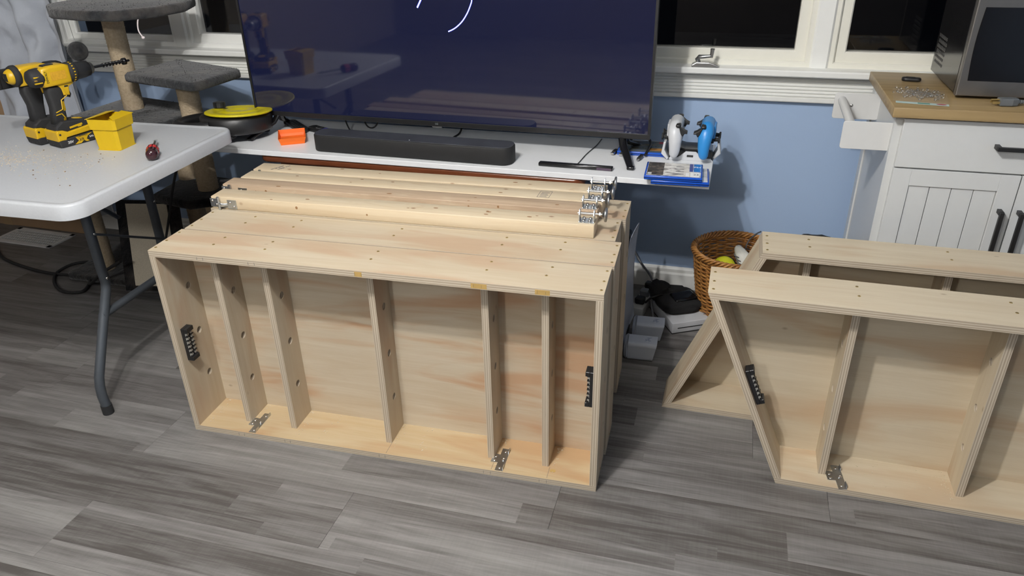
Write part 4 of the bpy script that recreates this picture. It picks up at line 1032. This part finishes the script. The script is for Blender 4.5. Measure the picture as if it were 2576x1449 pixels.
# ---------------------------------------------------------------- cat tree
ct = thing('cat_tree', 'charcoal plush cat tree with sisal posts under the window', 'cat tree', (-.80, .96, 0))
o_ = Vector((-.80, .96, 0)); TC = Matrix.Translation(-o_)
def plush(name, poly, z0, z1, m=PLUSH, tufts=2200, bev=.013):
    mb = MB(); mb.prism(poly, z0, z1, 'z', 0, TC, bev, 3, True); ob = mb.build(name, m, ct)
    # pile: short fibres along rim and top
    g = MB(); n = len(poly); cxm = sum(p[0] for p in poly)/n; cym = sum(p[1] for p in poly)/n
    per = [(Vector(poly[i]), Vector(poly[(i+1) % n])) for i in range(n)]; Ls = [(b-a).length for a, b in per]; tot = sum(Ls)
    for k in range(tufts):
        if k % 6:
            q = random.uniform(0, tot); i = 0
            while q > Ls[i] and i < n-1: q -= Ls[i]; i += 1
            p = per[i][0].lerp(per[i][1], q/Ls[i]); d = (p-Vector((cxm, cym))).normalized()
            base = Vector((p.x-d.x*.003, p.y-d.y*.003, random.uniform(z0+.004, z1-.004))); dirv = Vector((d.x, d.y, random.uniform(-.5, .6)))
        else:
            p = None
            for _ in range(6):
                c = random.choice(per); p = Vector((cxm, cym)).lerp(c[0].lerp(c[1], random.random()), math.sqrt(random.random())*.96); break
            base = Vector((p.x, p.y, z1-.001)); dirv = Vector((random.uniform(-.6, .6), random.uniform(-.6, .6), 1))
        s_ = Vector((random.uniform(-1, 1), random.uniform(-1, 1), random.uniform(-.4, .4)))*.0012
        tip = base+dirv.normalized()*random.uniform(.0025, .0055)
        g.add([base-s_, base+s_, tip], [(0, 1, 2)], 0, False, TC)
    g.build('pile', m, ob, kind='stuff'); return ob
plush('platform', [(-1.02, .89), (-.90, .775), (-.76, .742), (-.60, .742), (-.515, .86), (-.50, 1.00), (-.56, 1.14), (-.93, 1.16), (-1.03, 1.02)], 1.056, 1.092, tufts=3600)
plush('platform', [(-.735, .875), (-.385, .782), (-.355, .80), (-.335, 1.02), (-.355, 1.045), (-.70, 1.165), (-.725, 1.15), (-.75, .90)], .818, .852, tufts=3600)
plush('platform', [(-.985, .80), (-.62, .77), (-.56, .83), (-.56, 1.02), (-.66, 1.10), (-.95, 1.17), (-1.00, 1.12), (-1.01, .84)], .645, .690, tufts=3600)
plush('platform', [(-.72, .84), (-.52, .80), (-.44, .86), (-.42, .97), (-.48, 1.08), (-.66, 1.10), (-.73, 1.02)], .350, .388, BLKP, 1800)
plush('base', [(-1.16, .74), (-.48, .74), (-.46, .76), (-.46, 1.16), (-.48, 1.18), (-1.16, 1.18), (-1.18, 1.16), (-1.18, .76)], 0, .030, BLKP, 2400)
def sisal_post(x, y, z0, z1, r=.038):
    mb = MB(); mb.cyl((x, y, z0), (x, y, z1), r, seg=24, M=TC)
    ob = mb.build('post', SISAL, ct); g = MB()
    for _ in range(int(900*(z1-z0))):
        a = random.uniform(0, 6.3); z = random.uniform(z0+.01, z1-.01); b = Vector((x+r*math.cos(a), y+r*math.sin(a), z))
        t_ = b+Vector((math.cos(a)*.004, math.sin(a)*.004, 0))+Vector((-math.sin(a), math.cos(a), random.uniform(-1, 1)))*random.uniform(.004, .013); s_ = Vector((0, 0, .0008))
        g.add([b-s_, b+s_, t_], [(0, 1, 2)], 0, False, TC)
    g.build('loose_fibre', SISAL, ob, kind='stuff')
sisal_post(-.828, .985, .69, 1.058); sisal_post(-.532, .95, .388, .820, .040); sisal_post(-1.04, .83, .03, .647); sisal_post(-.70, 1.05, .03, .647, .038); sisal_post(-.545, .98, .03, .352)
mb = MB().tube([(-.968, .918, 1.06), (-.963, .920, .95)], .0012, 6, M=TC); s_ = mb.build('string', WINK, ct)
MB().ball((-.962, .920, .918), .036, 3, 0, (1, 1, 1), TC).build('hanging_ball', PLUSH, ct)
mb = MB().tube(smooth_pts([(-.565, .835, 1.075), (-.562, .812, 1.05), (-.566, .81, 1.02), (-.556, .81, 1.000)], 4), .0025, 6, M=TC); mb.ball((-.553, .81, .996), .007, 1, 0, (1, 1, .8), TC)
mb.build('dangling_string', plain('pink_white_yarn', (.75, .66, .66), .9), ct)
# ramp with a woven sisal pad
rp = MB(); u_ = Vector((.25, .05, 0)).normalized(); v_ = Vector((-.20, .27, .27)); c0 = Vector((-.80, .665, .035)); nn = u_.cross(v_).normalized()
def ramp_slab(mb, u0, u1, k0, k1, d0, d1, m=0):
    P = [c0+u_*u+v_*k+nn*d for d in (d0, d1) for u, k in ((u0, k0), (u1, k0), (u1, k1), (u0, k1))]
    return mb.add(P, [(3,2,1,0),(4,5,6,7),(0,1,5,4),(1,2,6,5),(2,3,7,6),(3,0,4,7)], m, False, TC)
ro_ = ramp_slab(rp, 0, .27, 0, 1, -.022, 0).build('scratching_ramp', BLKP, ct)
ramp_slab(MB(), .045, .225, .05, .95, 0, .006).build('sisal_pad', BURL, ro_)

# ---------------------------------------------------------------- curtain and carton at the left
NX, NZ = 90, 70; vs = []
x0c, x1c, z0c, z1c = -1.655, -1.215, .14, 2.15
for j in range(NZ+1):
    v = j/NZ; z = z0c+(z1c-z0c)*v
    for i in range(NX+1):
        u = i/NX; ph = u*5.2*math.pi
        y = 1.105+.034*math.sin(ph+.5*math.sin(3*v))+.010*math.sin(2.3*ph+4*v)+.006*math.sin(9*v+7*u*3)
        x = x0c+(x1c-x0c)*u+.018*math.sin(2.2*v+u*2)-.035*(1-v)*(1-u)+.02*(1-v)*u
        for q in range(5):
            cx_, cz_, a_ = [(.35, .42, .8), (.7, .36, -.7), (.55, .50, .5), (.25, .3, -.5), (.8, .46, .9)][q]
            d = (u-cx_)*math.cos(a_)*.53+(v-cz_)*math.sin(a_)*2; w_ = math.exp(-((u-cx_)**2/.05+(v-cz_)**2/.006))
            y -= .016*w_*math.cos(d*60)
        vs.append((x, y, z))
fs = [(j*(NX+1)+i, j*(NX+1)+i+1, (j+1)*(NX+1)+i+1, (j+1)*(NX+1)+i) for j in range(NZ) for i in range(NX)]
cu_ = MB().add(vs, fs, 0, True).build('curtain', CURT); tag(cu_, 'light grey creased curtain hanging at the end of the window', 'curtain')
rod = MB().cyl((-1.85, 1.105, 2.17), (3.1, 1.105, 2.17), .010).ball((-1.85, 1.105, 2.17), .018).ball((3.1, 1.105, 2.17), .018); 
for xx in (-1.70, .5, 3.0): rod.box((xx-.006, 1.105, 2.165), (xx+.006, 1.271, 2.185))
tag(rod.build('curtain_rod', BLK), 'black curtain rod above the window', 'curtain rod')
bx = thing('cardboard_carton', 'large brown cardboard carton standing against the wall behind the curtain', 'carton', (-1.95, 1.214, 0), R(-1.5))
MB().box((-.47, -.028, 0), (.47, .030, 1.15), 0, None, .002).build('carton_body', CARD, bx)
MB().box((-.03, -.0288, 0), (.03, .0308, 1.1508)).build('packing_tape', plain('clear_brown_tape', (.42, .29, .16), .25), bx)
# floor register
vt = thing('floor_vent', 'white louvred floor vent under the folding table', 'vent', (-1.68, 1.075, 0), R(-2))
mb = MB(); vw, vd = .172, .078
mb.box((-vw, -vd, 0), (vw, -vd+.020, .006)).box((-vw, vd-.020, 0), (vw, vd, .006)).box((-vw, -vd, 0), (-vw+.020, vd, .006)).box((vw-.020, -vd, 0), (vw, vd, .006))
mb.build('vent_frame', WMETAL, vt)
mb = MB()
for i in range(23):
    for j in range(5): mb.box((-.148+.013*i, -.052+.022*j, .001), (-.143+.013*i, -.036+.022*j, .0045), 0, None)
for j in range(6): mb.box((-.153, -.059+.022*j, .001), (.153, -.055+.022*j, .005))
mb.build('louvre', WMETAL, vt); MB().box((-.153, -.06, .0002), (.153, .06, .0008)).build('duct', BINK, vt)
cable('thick black power cable looped on the floor under the folding table', [(-1.75, .93, .006), (-1.62, .845, .006), (-1.457, .795, .006), (-1.304, .77, .006), (-1.183, .775, .006), (-1.09, .80, .007), (-1.04, .72, .007), (-1.02, .655, .007), (-1.10, .64, .007), (-1.20, .70, .007), (-1.26, .78, .008), (-1.235, .86, .016), (-1.15, .88, .012), (-1.02, .705, .020), (-.90, .67, .10), (-.78, .66, .17)], .0065, BLKM)
cable('black cable hanging from the shelf down beside the cat tree', [(-.45, .775, .62), (-.50, .772, .55), (-.545, .765, .45), (-.575, .755, .36), (-.615, .745, .25), (-.66, .73, .14), (-.70, .70, .06)], .0048, BLKM)

# ---------------------------------------------------------------- floor things between the plywood and the wall
ps = thing('game_console', 'white curved shell games console standing on end behind the plywood stack', 'console', (1.148, .84, 0), R(0))
MB().box((-.030, -.115, .012), (.030, .120, .372), 0, None, .012, 3).build('core', BLKG, ps)
MB().prism(rrect(-.045, -.10, .045, .10, .04), 0, .013, 'z', bev=.002).build('stand', BLKM, ps)
for sx in (-1, 1):
    vs = []; A, B = 14, 18
    for i in range(A+1):
        z = .006+.384*i/A
        for j in range(B+1):
            y = -.135+.275*j/B; k = 2*j/B-1; kz = 2*i/A-1
            vs.append((sx*(.034+.010*abs(kz)**2.2+.006*k*k-.004*(1-abs(k))), y-.010*kz, z))
    vi = [(x-sx*.003, y, z) for x, y, z in vs]; n_v = len(vs)
    fs = [(i*(B+1)+j, i*(B+1)+j+1, (i+1)*(B+1)+j+1, (i+1)*(B+1)+j) for i in range(A) for j in range(B)]
    f2 = [tuple(n_v+q for q in f[::-1]) for f in fs]
    edge = [i*(B+1) for i in range(A+1)]; rim = [j for j in range(B+1)]+[i*(B+1)+B for i in range(1, A+1)]+[A*(B+1)+j for j in range(B-1, -1, -1)]+[i*(B+1) for i in range(A-1, 0, -1)]
    f3 = [(rim[i], rim[(i+1) % len(rim)], n_v+rim[(i+1) % len(rim)], n_v+rim[i]) for i in range(len(rim))]
    MB().add(vs+vi, fs+f2+f3, 0, True).build('side_shell', PS5W, ps)
ELB = []
def elbow(label, loc, rz):
    t = thing('elbow_fitting', label, 'fitting', loc, rz, 'white rounded elbow fittings on the floor')
    # hollow tube of rounded square section, bending from +x down and back
    sec = rrect(-.034, -.034, .034, .034, .012, 4); n = len(sec); path = [((-.035+.090*k/8), 0) for k in range(9)]
    rings_o = []; rings_i = []
    for k, (px, _) in enumerate(path):
        f = k/8; 
        rings_o.append([(px+.010*math.sin(q[1]*20)*f, q[0], q[1]+.034) for q in sec]); rings_i.append([(px+.010*math.sin(q[1]*20)*f, q[0]*.92, q[1]*.92+.034) for q in sec])
    vs = [p for r_ in rings_o for p in r_]; m_ = len(vs); vs += [p for r_ in rings_i for p in r_]; K = len(path)
    fs = [(k*n+i, k*n+(i+1) % n, (k+1)*n+(i+1) % n, (k+1)*n+i) for k in range(K-1) for i in range(n)]
    fs += [(m_+(k+1)*n+i, m_+(k+1)*n+(i+1) % n, m_+k*n+(i+1) % n, m_+k*n+i) for k in range(K-1) for i in range(n)]
    fs += [((K-1)*n+i, (K-1)*n+(i+1) % n, m_+(K-1)*n+(i+1) % n, m_+(K-1)*n+i) for i in range(n)]
    fs.append(tuple(m_+i for i in range(n-1, -1, -1))); fs.append(tuple(range(n-1, -1, -1)))
    o = MB().add(vs, fs, 0, False).build('tube', PS5W, t)
    MB().box((-.050, -.034, .002), (-.030, .050, .060), 0, None, .012, 3).build('bend', PS5W, t)
    e = MB()
    for a, b in (((.020, -.012), (.036, .006)), ((.034, -.014), (.030, .012)), ((.024, .008), (.042, .012)), ((.020, .0), (.040, -.008))):
        e.tube([(a[0], a[1], .0683), (b[0], b[1], .0683)], .0010, 5)
    e.build('embossed_emblem', plain('pale_blue_ink', (.30, .36, .50), .5), t)
    return t
elbow('nearer of two white elbow fittings at the foot of the white console', (1.246, .725, 0), R(2))
elbow('farther of two white elbow fittings, next to the white disc console', (1.258, .860, 0), R(3))

wi = thing('disc_console', 'slim white disc slot console lying flat under the black pouch', 'console', (1.364, 1.024, 0), R(29))
MB().box((-.0785, -.105, .002), (.0785, .105, .044), 0, None, .003, 2).build('casing', WHTC, wi)
MB().box((-.058, -.1056, .020), (.050, -.1046, .0235), 0).build('disc_slot', BINK, wi)
MB().box((-.0785, -.1045, .0), (.0785, .1045, .002), 0).build('base', BLK, wi)
for i in range(4): MB().box((.052+.006*i, -.1054, .030), (.055+.006*i, -.1048, .038), 0).build('button', plain('pale_grey', (.6, .62, .65), .4), wi)
# black pouch: lumpy rounded body
def lumpy(mb, size, c, seed, amp, M=None, e=3.0, sub=4):
    bm = bmesh.new(); bmesh.ops.create_icosphere(bm, subdivisions=sub, radius=1); rd = random.Random(seed)
    ph = [(rd.uniform(0, 6), rd.uniform(2, 6), Vector((rd.uniform(-1, 1), rd.uniform(-1, 1), rd.uniform(-1, 1)))) for _ in range(6)]
    for v in bm.verts:
        d = v.co.normalized(); k = (abs(d.x)**e+abs(d.y)**e+abs(d.z)**e)**(-1/e)
        w_ = sum(math.sin(p+f*d.dot(u)*2) for p, f, u in ph)/6
        v.co = Vector((c[0]+d.x*k*size[0]*(1+amp*w_), c[1]+d.y*k*size[1]*(1+amp*w_), c[2]+d.z*k*size[2]*(1+amp*w_)))
    return mb.frombm(bm, 0, True, M)
bgp = thing('black_pouch', 'black cloth pouch and power brick heaped on the flat white console', 'pouch', (1.352, 1.030, .0445), R(29))
lumpy(MB(), (.078, .075, .024), (0, .0, .024), 4, .10, None, 4).build('pouch_body', BLKF, bgp)
MB().box((-.030, -.052, .044), (.055, .010, .056), 0, Matrix.Rotation(R(-4), 4, 'Y'), .006, 2).build('power_brick', BLKG, bgp)
lumpy(MB().prism([(-.085, .02), (.05, .03), (.045, .048), (-.02, .062), (-.062, .092), (-.080, .086)], .020, .070, 'y', 0, None, .008, 3, True), (.040, .030, .026), (-.055, .050, .056), 9, .16, None, 3).build('pouch_flap', BLKF, bgp)

pst = thing('power_strip', 'dark power strip with grey plugs against the baseboard', 'power strip', (1.225, 1.10, 0), R(80))
MB().box((-.11, -.024, .001), (.11, .024, .038), 0, None, .004, 2).build('casing', plain('off_white_strip', (.50, .50, .48), .4), pst)
for i in range(3): MB().box((-.085+.065*i, -.018, .038), (-.055+.065*i, .018, .066), 0, None, .005).build('plug', BLK if i != 1 else plain('grey_plug', (.2, .21, .23), .5), pst)
cable('black lead looping from the power strip to the white disc console', [(1.235, 1.02, .05), (1.26, .99, .09), (1.30, 1.02, .085), (1.315, .985, .03), (1.275, .945, .006), (1.235, .96, .02)], .0042)
cable('grey lead running down the wall to the power strip', [(1.135, 1.245, .20), (1.18, 1.22, .13), (1.235, 1.17, .085), (1.25, 1.10, .075), (1.255, 1.03, .05), (1.27, .99, .006)], .0042, plain('grey_lead', (.16, .16, .17), .5))

# wicker basket
bk = thing('wicker_basket', 'round brown wicker basket with a plush toy and yellow ball inside', 'basket', (1.535, 1.066, 0))
rb, rt, hb_ = .100, .143, .275; NS = 26
def rad(z): k = z/hb_; return rb+(rt-rb)*(k**.8)
mb = MB(); rows_ = 34
for q in range(rows_):
    z = .010+(hb_-.022)*q/(rows_-1); pts = []
    for k in range(NS*4):
        a = 2*math.pi*k/(NS*4); r_ = rad(z)+.0040*math.cos(a*NS/2*1.0+(math.pi if q % 2 else 0)); pts.append((r_*math.cos(a), r_*math.sin(a), z+.0012*math.sin(a*5+q*1.3)+.0008*math.sin(a*17+q)))
    mb.tube(pts, .0044, 5, 0, True)
mb.build('woven_wall', WICK, bk, kind='stuff')
for k in range(NS):
    a = 2*math.pi*(k+.5)/NS
    MB().tube([(rad(z)*math.cos(a), rad(z)*math.sin(a), z) for z in (.004, .09, .18, hb_-.006)], .0036, 6).build('stake', WICK, bk)
for s_ in range(4):
    pts = []
    for k in range(120):
        a = 2*math.pi*k/120; tw = a*14+s_*math.pi/2; pts.append(((rt+.003+.008*math.cos(tw))*math.cos(a), (rt+.003+.008*math.cos(tw))*math.sin(a), hb_+.002+.009*math.sin(tw)))
    MB().tube(pts, .0046, 6, 0, True).build('rim_strand', WICK, bk)
MB().lathe([(0, .004), (rb-.002, .004), (rb-.002, .010), (0, .010)], 32).build('base', WICK, bk)
py = thing('plush_toy', 'white plush toy with dark stripes poking up inside the wicker basket', 'toy', (1.560, 1.075, .145))
PLW = plain('white_plush', (.74, .73, .66), .95, var=.1, scale=90, bmp=.5)
mb = MB(); mb.tube(smooth_pts([(.05, -.01, -.01), (.035, .0, .04), (.010, .012, .085), (-.012, .02, .118), (-.022, .024, .135)], 5), [.036, .036, .035, .034, .033, .032, .031, .030, .029, .028, .027, .026, .024, .022, .020, .018, .016, .014, .012, .009, .004], 14)
mb.tube(smooth_pts([(.01, -.03, -.02), (-.012, -.025, .030), (-.022, -.02, .060), (-.026, -.018, .072)], 5), [.022]*6+[.020, .019, .018, .017, .015, .013, .011, .009, .007, .004], 12)
pb = mb.build('body', PLW, py); mb = MB()
for k in range(8):
    f = k/7; c_ = Vector((.040-.055*f, -.010+.024*f, .030+.085*f)); mb.tube([c_+Vector((-.026+.012*f, -.016, .000)), c_+Vector((-.012, -.030+.010*f, -.006)), c_+Vector((.004, -.031+.012*f, -.014))], .0020, 5)
mb.build('stripe', INK, pb)
lumpy(MB(), (.06, .05, .05), (.02, .0, -.045), 3, .2, None, 2.2, 3).build('lower_body', PLW, py)
yo = thing('toy_ball', 'yellow ball with a black band down inside the wicker basket', 'ball', (1.504, 1.085, .192))
MB().ball((0, 0, 0), .045, 3).build('ball', plain('yellow_green_rubber', (.62, .62, .02), .4), yo)
MB().lathe([(.0440, -.008), (.0458, -.004), (.0458, .004), (.0440, .008)], 28, 0, Matrix.Rotation(R(62), 4, 'X') @ Matrix.Rotation(R(-20), 4, 'Y')).build('band', BLK, yo)
fill = thing('toy_heap', 'heap of dark soft toys filling the bottom of the wicker basket', 'toys', (1.535, 1.066, .012))
lumpy(MB(), (.085, .085, .05), (0, 0, .05), 12, .15, None, 2.2, 4).build('soft_toys', plain('dark_brown_cloth', (.10, .055, .03), .9), fill)
o = MB().tube(smooth_pts([(1.62, 1.20, .300), (1.60, 1.185, .292), (1.578, 1.165, .27), (1.570, 1.15, .235), (1.572, 1.14, .19)], 5), .0026, 6).build('wire_wand', GUN); tag(o, 'thin grey wire hooked over the back rim of the wicker basket', 'wire')
bb = thing('black_bag', 'black fabric bag slumped against the wall beside the white cabinet', 'bag', (1.80, 1.06, 0))
lumpy(MB(), (.092, .10, .175), (0, 0, .172), 21, .09, None, 3.2).build('bag_body', BLKF, bb)
MB().tube(smooth_pts([(-.05, 0, .33), (-.03, -.01, .356), (.02, -.01, .358), (.05, 0, .335)], 5), .006, 8, ell=.5).build('strap', BLKF, bb)

# ---------------------------------------------------------------- white kitchen cart with bamboo top
kc = thing('kitchen_cart', 'white kitchen cart with bamboo top, black handles and a towel rail', 'cabinet', (2.237, .95, 0))
def K(x0, x1, y0, y1, z0, z1): return (x0-2.237, y0-.95, z0), (x1-2.237, y1-.95, z1)
MB().box(*K(1.880, 2.594, .722, 1.188, .862, .890), 0, None, .0025, 2).build('bamboo_top', BAMB, kc)
mb = MB(); mb.box(*K(1.902, 1.920, .762, 1.178, .06, .862)); mb.box(*K(2.554, 2.572, .762, 1.178, .06, .862)); mb.box(*K(1.920, 2.554, 1.165, 1.178, .06, .862)); mb.box(*K(1.920, 2.554, .77, 1.165, .06, .078)); mb.box(*K(1.920, 2.554, .764, .78, .700, .718))
mb.box(*K(1.897, 1.902, .762, .800, .06, .862)); mb.box(*K(1.897, 1.902, 1.135, 1.178, .06, .862)); mb.box(*K(1.897, 1.902, .80, 1.135, .06, .12))
mb.build('carcass', WCART, kc)
for x in (1.925, 2.549):
    for y in (.79, 1.15): MB().cyl((x-2.237, y-.95, .06), (x-2.237, y-.95, 0), .016, .013, 14).build('foot', WCART, kc)
dr = MB().box(*K(1.917, 2.557, .745, .763, .7185, .8555), 0, None, .0015).build('drawer', WCART, kc)
def handle(parent, p0, p1, name='handle'):
    p0, p1 = Vector(p0), Vector(p1); d = (p1-p0).normalized(); mb = MB()
    lo = Vector((min(p0.x, p1.x), p0.y, min(p0.z, p1.z))); hi = Vector((max(p0.x, p1.x), p0.y, max(p0.z, p1.z))); w = .0055
    mb.box((lo.x-w, lo.y-w, lo.z-w), (hi.x+w, lo.y+w, hi.z+w), 0, None, .0012)
    for p in (p0, p1): mb.box((p.x-w, p.y, p.z-w), (p.x+w, p.y+.028, p.z+w), 0)
    return mb.build(name, BLK, parent)
handle(dr, (2.155-2.237, .717-.95, .793), (2.320-2.237, .717-.95, .793))
for sx in (-1, 1):
    xa, xb = (1.917, 2.2355) if sx < 0 else (2.2385, 2.557)
    mb = MB(); w = .048
    mb.box(*K(xa, xa+w, .745, .763, .078, .7145), 0, None, .001); mb.box(*K(xb-w, xb, .745, .763, .078, .7145), 0, None, .001)
    mb.box(*K(xa+w, xb-w, .745, .763, .667, .7145), 0, None, .001); mb.box(*K(xa+w, xb-w, .745, .763, .078, .126), 0, None, .001)
    d = mb.build('door', WCART, kc)
    n = 4; pw = (xb-xa-2*w)/n
    for i in range(n): MB().box(*K(xa+w+pw*i+.0008, xa+w+pw*(i+1)-.0008, .7505, .757, .126, .667), 0, None, .0012).build('plank', WCART, d)
    hx_ = (xb-.030 if sx < 0 else xa+.016)-2.237
    handle(d, (hx_, .717-.95, .612), (hx_, .717-.95, .448))
# towel rail: two plates and a rod
for y0, nm in ((.782, 0), (1.046, 1)):
    pl = rrect(1.770, .752 if nm == 0 else .770, 1.905, .832 if nm == 0 else .850, .008, 4)
    MB().prism([(x-2.237, z) for x, z in pl], y0-.95, y0+.0045-.95, 'y', bev=.0012).build('rail_plate', WMETAL, kc)
MB().cyl((1.792-2.237, .787-.95, .818), (1.792-2.237, 1.044-.95, .828), .0125, seg=18).build('towel_rod', WMETAL, kc)
MB().lathe([(0, .0015), (.004, .0012), (.005, 0)], 12, 0, Matrix.Translation((1.822-2.237, 1.0455-.95, .812)) @ Matrix.Rotation(R(90), 4, 'X')).build('rail_screw', CHROME, kc)

# microwave
mw = thing('microwave', 'stainless steel microwave with black door and vented black side', 'microwave', (2.292, 1.016, .8905), R(0))
MB().box((-.240, -.140, .010), (.240, .170, .270), 0, None, .003).build('casing', plain('gloss_black_enamel', (.012, .012, .013), .14, var=.1), mw)
fr = MB()
def arcpts(x0, x1, z0, z1, bow, n=10): return [(x0+(x1-x0)*k/n-bow*math.sin(math.pi*k/n), z0+(z1-z0)*k/n) for k in range(n+1)]
out = [(-.240, .008), (.240, .008), (.240, .272), (-.240, .272)]
fr.prism(out, -.165, -.140, 'y', bev=.003); fr.build('door_frame', STAIN, mw)
win = [(-.196, .055), (.110, .055), (.110, .238), (-.178, .238)]
left = [(-.219-.005*math.sin(math.pi*k/10), .050+.19*k/10) for k in range(11)]
poly = [(.110, .050), (.110, .240)] + [(x, z) for x, z in left[::-1]]
MB().prism(poly, -.1668, -.150, 'y', bev=.001).build('door_window', BLKG, mw)
MB().prism(rrect(.140, .020, .232, .262, .006, 3), -.1672, -.150, 'y').build('control_panel', BLKG, mw)
MB().tube([(.124, -.166, .06), (.124, -.190, .075), (.124, -.190, .215), (.124, -.166, .232)], .007, 10).build('door_handle', STAIN, mw)
mb = MB()
for i in range(7):
    for j in range(6):
        y = .050+.0150*i+(.006 if j % 2 else 0); z = .046+.0150*j+.0035*i*0
        mb.lathe([(0, .0006), (.0048, .0004), (.0056, 0)], 12, 0, Matrix.Translation((-.2400, y, z)) @ Matrix.Rotation(R(-90), 4, 'Y'))
mb.build('vent_hole', plain('vent_lip', (.20, .20, .20), .3, .6), mw, kind='stuff')
mb = MB()
for i in range(7):
    for j in range(6):
        y = .050+.0150*i+(.006 if j % 2 else 0); z = .046+.0150*j
        mb.lathe([(0, .0009), (.0036, .0009), (.0040, .0003)], 10, 0, Matrix.Translation((-.2402, y, z)) @ Matrix.Rotation(R(-90), 4, 'Y'))
mb.build('vent_opening', BINK, mw, kind='stuff')
for x in (-.20, .20):
    for y in (-.12, .13): MB().cyl((x, y, 0), (x, y, .012), .014, seg=14).build('foot', BLKM, mw)

# small things on the bamboo top
fb = thing('key_fob', 'small black oval fob on the bamboo top beside the microwave', 'fob', (1.978, 1.062, .8902), R(-8))
MB().prism([(x, y) for x, y in rrect(-.027, -.013, .027, .013, .012)], 0, .011, 'z', bev=.004, seg=2, smooth=True).build('fob_body', BLK, fb)
MB().prism(rrect(-.016, -.006, .010, .006, .004), .011, .0118, 'z').build('fob_button', BLKM, fb)
bg = thing('bead_bag', 'clear zip bag of crystal beads spilling on the bamboo top', 'beads', (1.968, .862, .8902), R(-8))
mb = MB()
for _ in range(150):
    x, y = random.gauss(-.002, .032), random.gauss(.010, .028)
    if abs(x) > .072 or abs(y) > .070: continue
    mb.ball((x, y, .0036+random.uniform(0, .007)), random.uniform(.0028, .0042), 1)
mb.build('crystal_beads', CRYS, bg, kind='stuff')
mb = MB(); NB = 16; vs = []
for j in range(NB+1):
    for i in range(NB+1):
        u, v = i/NB*2-1, j/NB*2-1; k = max(0, 1-u*u)*max(0, 1-v*v)
        vs.append((u*.070, v*.085, .0008+.012*k**.5+.0022*math.sin(9*u+4*v)*math.cos(7*v-3*u)*k))
mb.add(vs, [(j*(NB+1)+i, j*(NB+1)+i+1, (j+1)*(NB+1)+i+1, (j+1)*(NB+1)+i) for j in range(NB) for i in range(NB)], 0, True)
def film():
    m, nt, b = newmat('clear_film'); v = coords(nt); n = noise(nt, v, 30, 3)
    b.inputs['Base Color'].default_value = (.9, .9, .9, 1); b.inputs['Roughness'].default_value = .12
    nt.links.new(ramp(nt, n, -3.0, 4.0), b.inputs['Alpha']); b.inputs['Alpha'].default_value = .2; 
    mr = nt.nodes[-1]; mr.inputs[3].default_value = .02; mr.inputs[4].default_value = .10
    return m
mb.build('film', film(), bg)
cdp = MB().box((-.064, -.099, .001), (.066, -.080, .0016), 0).build('card_header', plain('pale_green_card', (.55, .68, .64), .4), bg)
MB().box((-.010, -.094, .0017), (.020, -.086, .0019), 0).build('green_print', plain('green_print', (.03, .16, .10), .5), bg)
MB().lathe([(0, .0003), (.009, .0002)], 14, 0, Matrix.Translation((.048, -.089, .0017)) @ Matrix.Diagonal((1.4, .6, 1, 1))).build('red_print', plain('crimson_print', (.40, .02, .05), .5), bg)
pg = thing('power_plug', 'grey three pin power plug on its cord at the front of the bamboo top', 'plug', (2.160, .793, .8902), R(8))
PG = plain('grey_plug_body', (.13, .14, .145), .45)
MB().prism([(-.016, -.012), (.014, -.013), (.030, -.008), (.030, .008), (.014, .013), (-.016, .012)], .001, .021, 'z', bev=.003).build('plug_body', PG, pg)
mb = MB(); mb.box((-.034, -.0078, .006), (-.015, -.0062, .013)); mb.box((-.034, .0062, .006), (-.015, .0078, .013)); mb.cyl((-.036, 0, .016), (-.015, 0, .016), .0024, seg=8); mb.build('pin', BRASS, pg)
mb = MB()
for k in range(5): mb.cyl((.030+.006*k, 0, .011), (.034+.006*k, 0, .011), .0062-.0004*k, seg=12)
mb.tube(smooth_pts([(.03, 0, .011), (.09, -.004, .007), (.16, -.012, .005), (.26, -.028, .005), (.36, -.045, .005)], 5), .0036, 8)
mb.build('cord', PG, pg)

# ---------------------------------------------------------------- ceiling lamp, and a made-up fixture for the added fill light
lm = thing('ceiling_lamp', 'two bulb ceiling lamp over the front of the plywood modules', 'lamp', (.705, -1.095, HC))
MB().lathe([(0, 0), (.075, 0), (.075, -.012), (.055, -.022), (0, -.022)], 28).build('canopy', WMETAL, lm)
for p, e in BULBS:
    d = Vector(p)-Vector((.705, -1.095, HC)); d2 = Vector((d.x, d.y, -.052))
    MB().tube([(0, 0, -.018), (d.x*.5, d.y*.5, -.034), tuple(d2)], .008, 8).build('arm', WMETAL, lm)
    MB().cyl(d2+Vector((0, 0, .005)), d2+Vector((0, 0, -.040)), .015, .017, 16).build('socket', WMETAL, lm)
l2_ = thing('fill_fixture', 'added pendant fixture for the unseen fill light behind the camera', 'lamp', (FILL_POS[0], FILL_POS[1], HC))
MB().lathe([(0, 0), (.06, 0), (.06, -.02), (.03, -.03), (.012, -.034), (.012, -.085), (.03, -.09), (.035, -.11), (0, -.11)], 32).build('fill_stem', WMETAL, l2_)
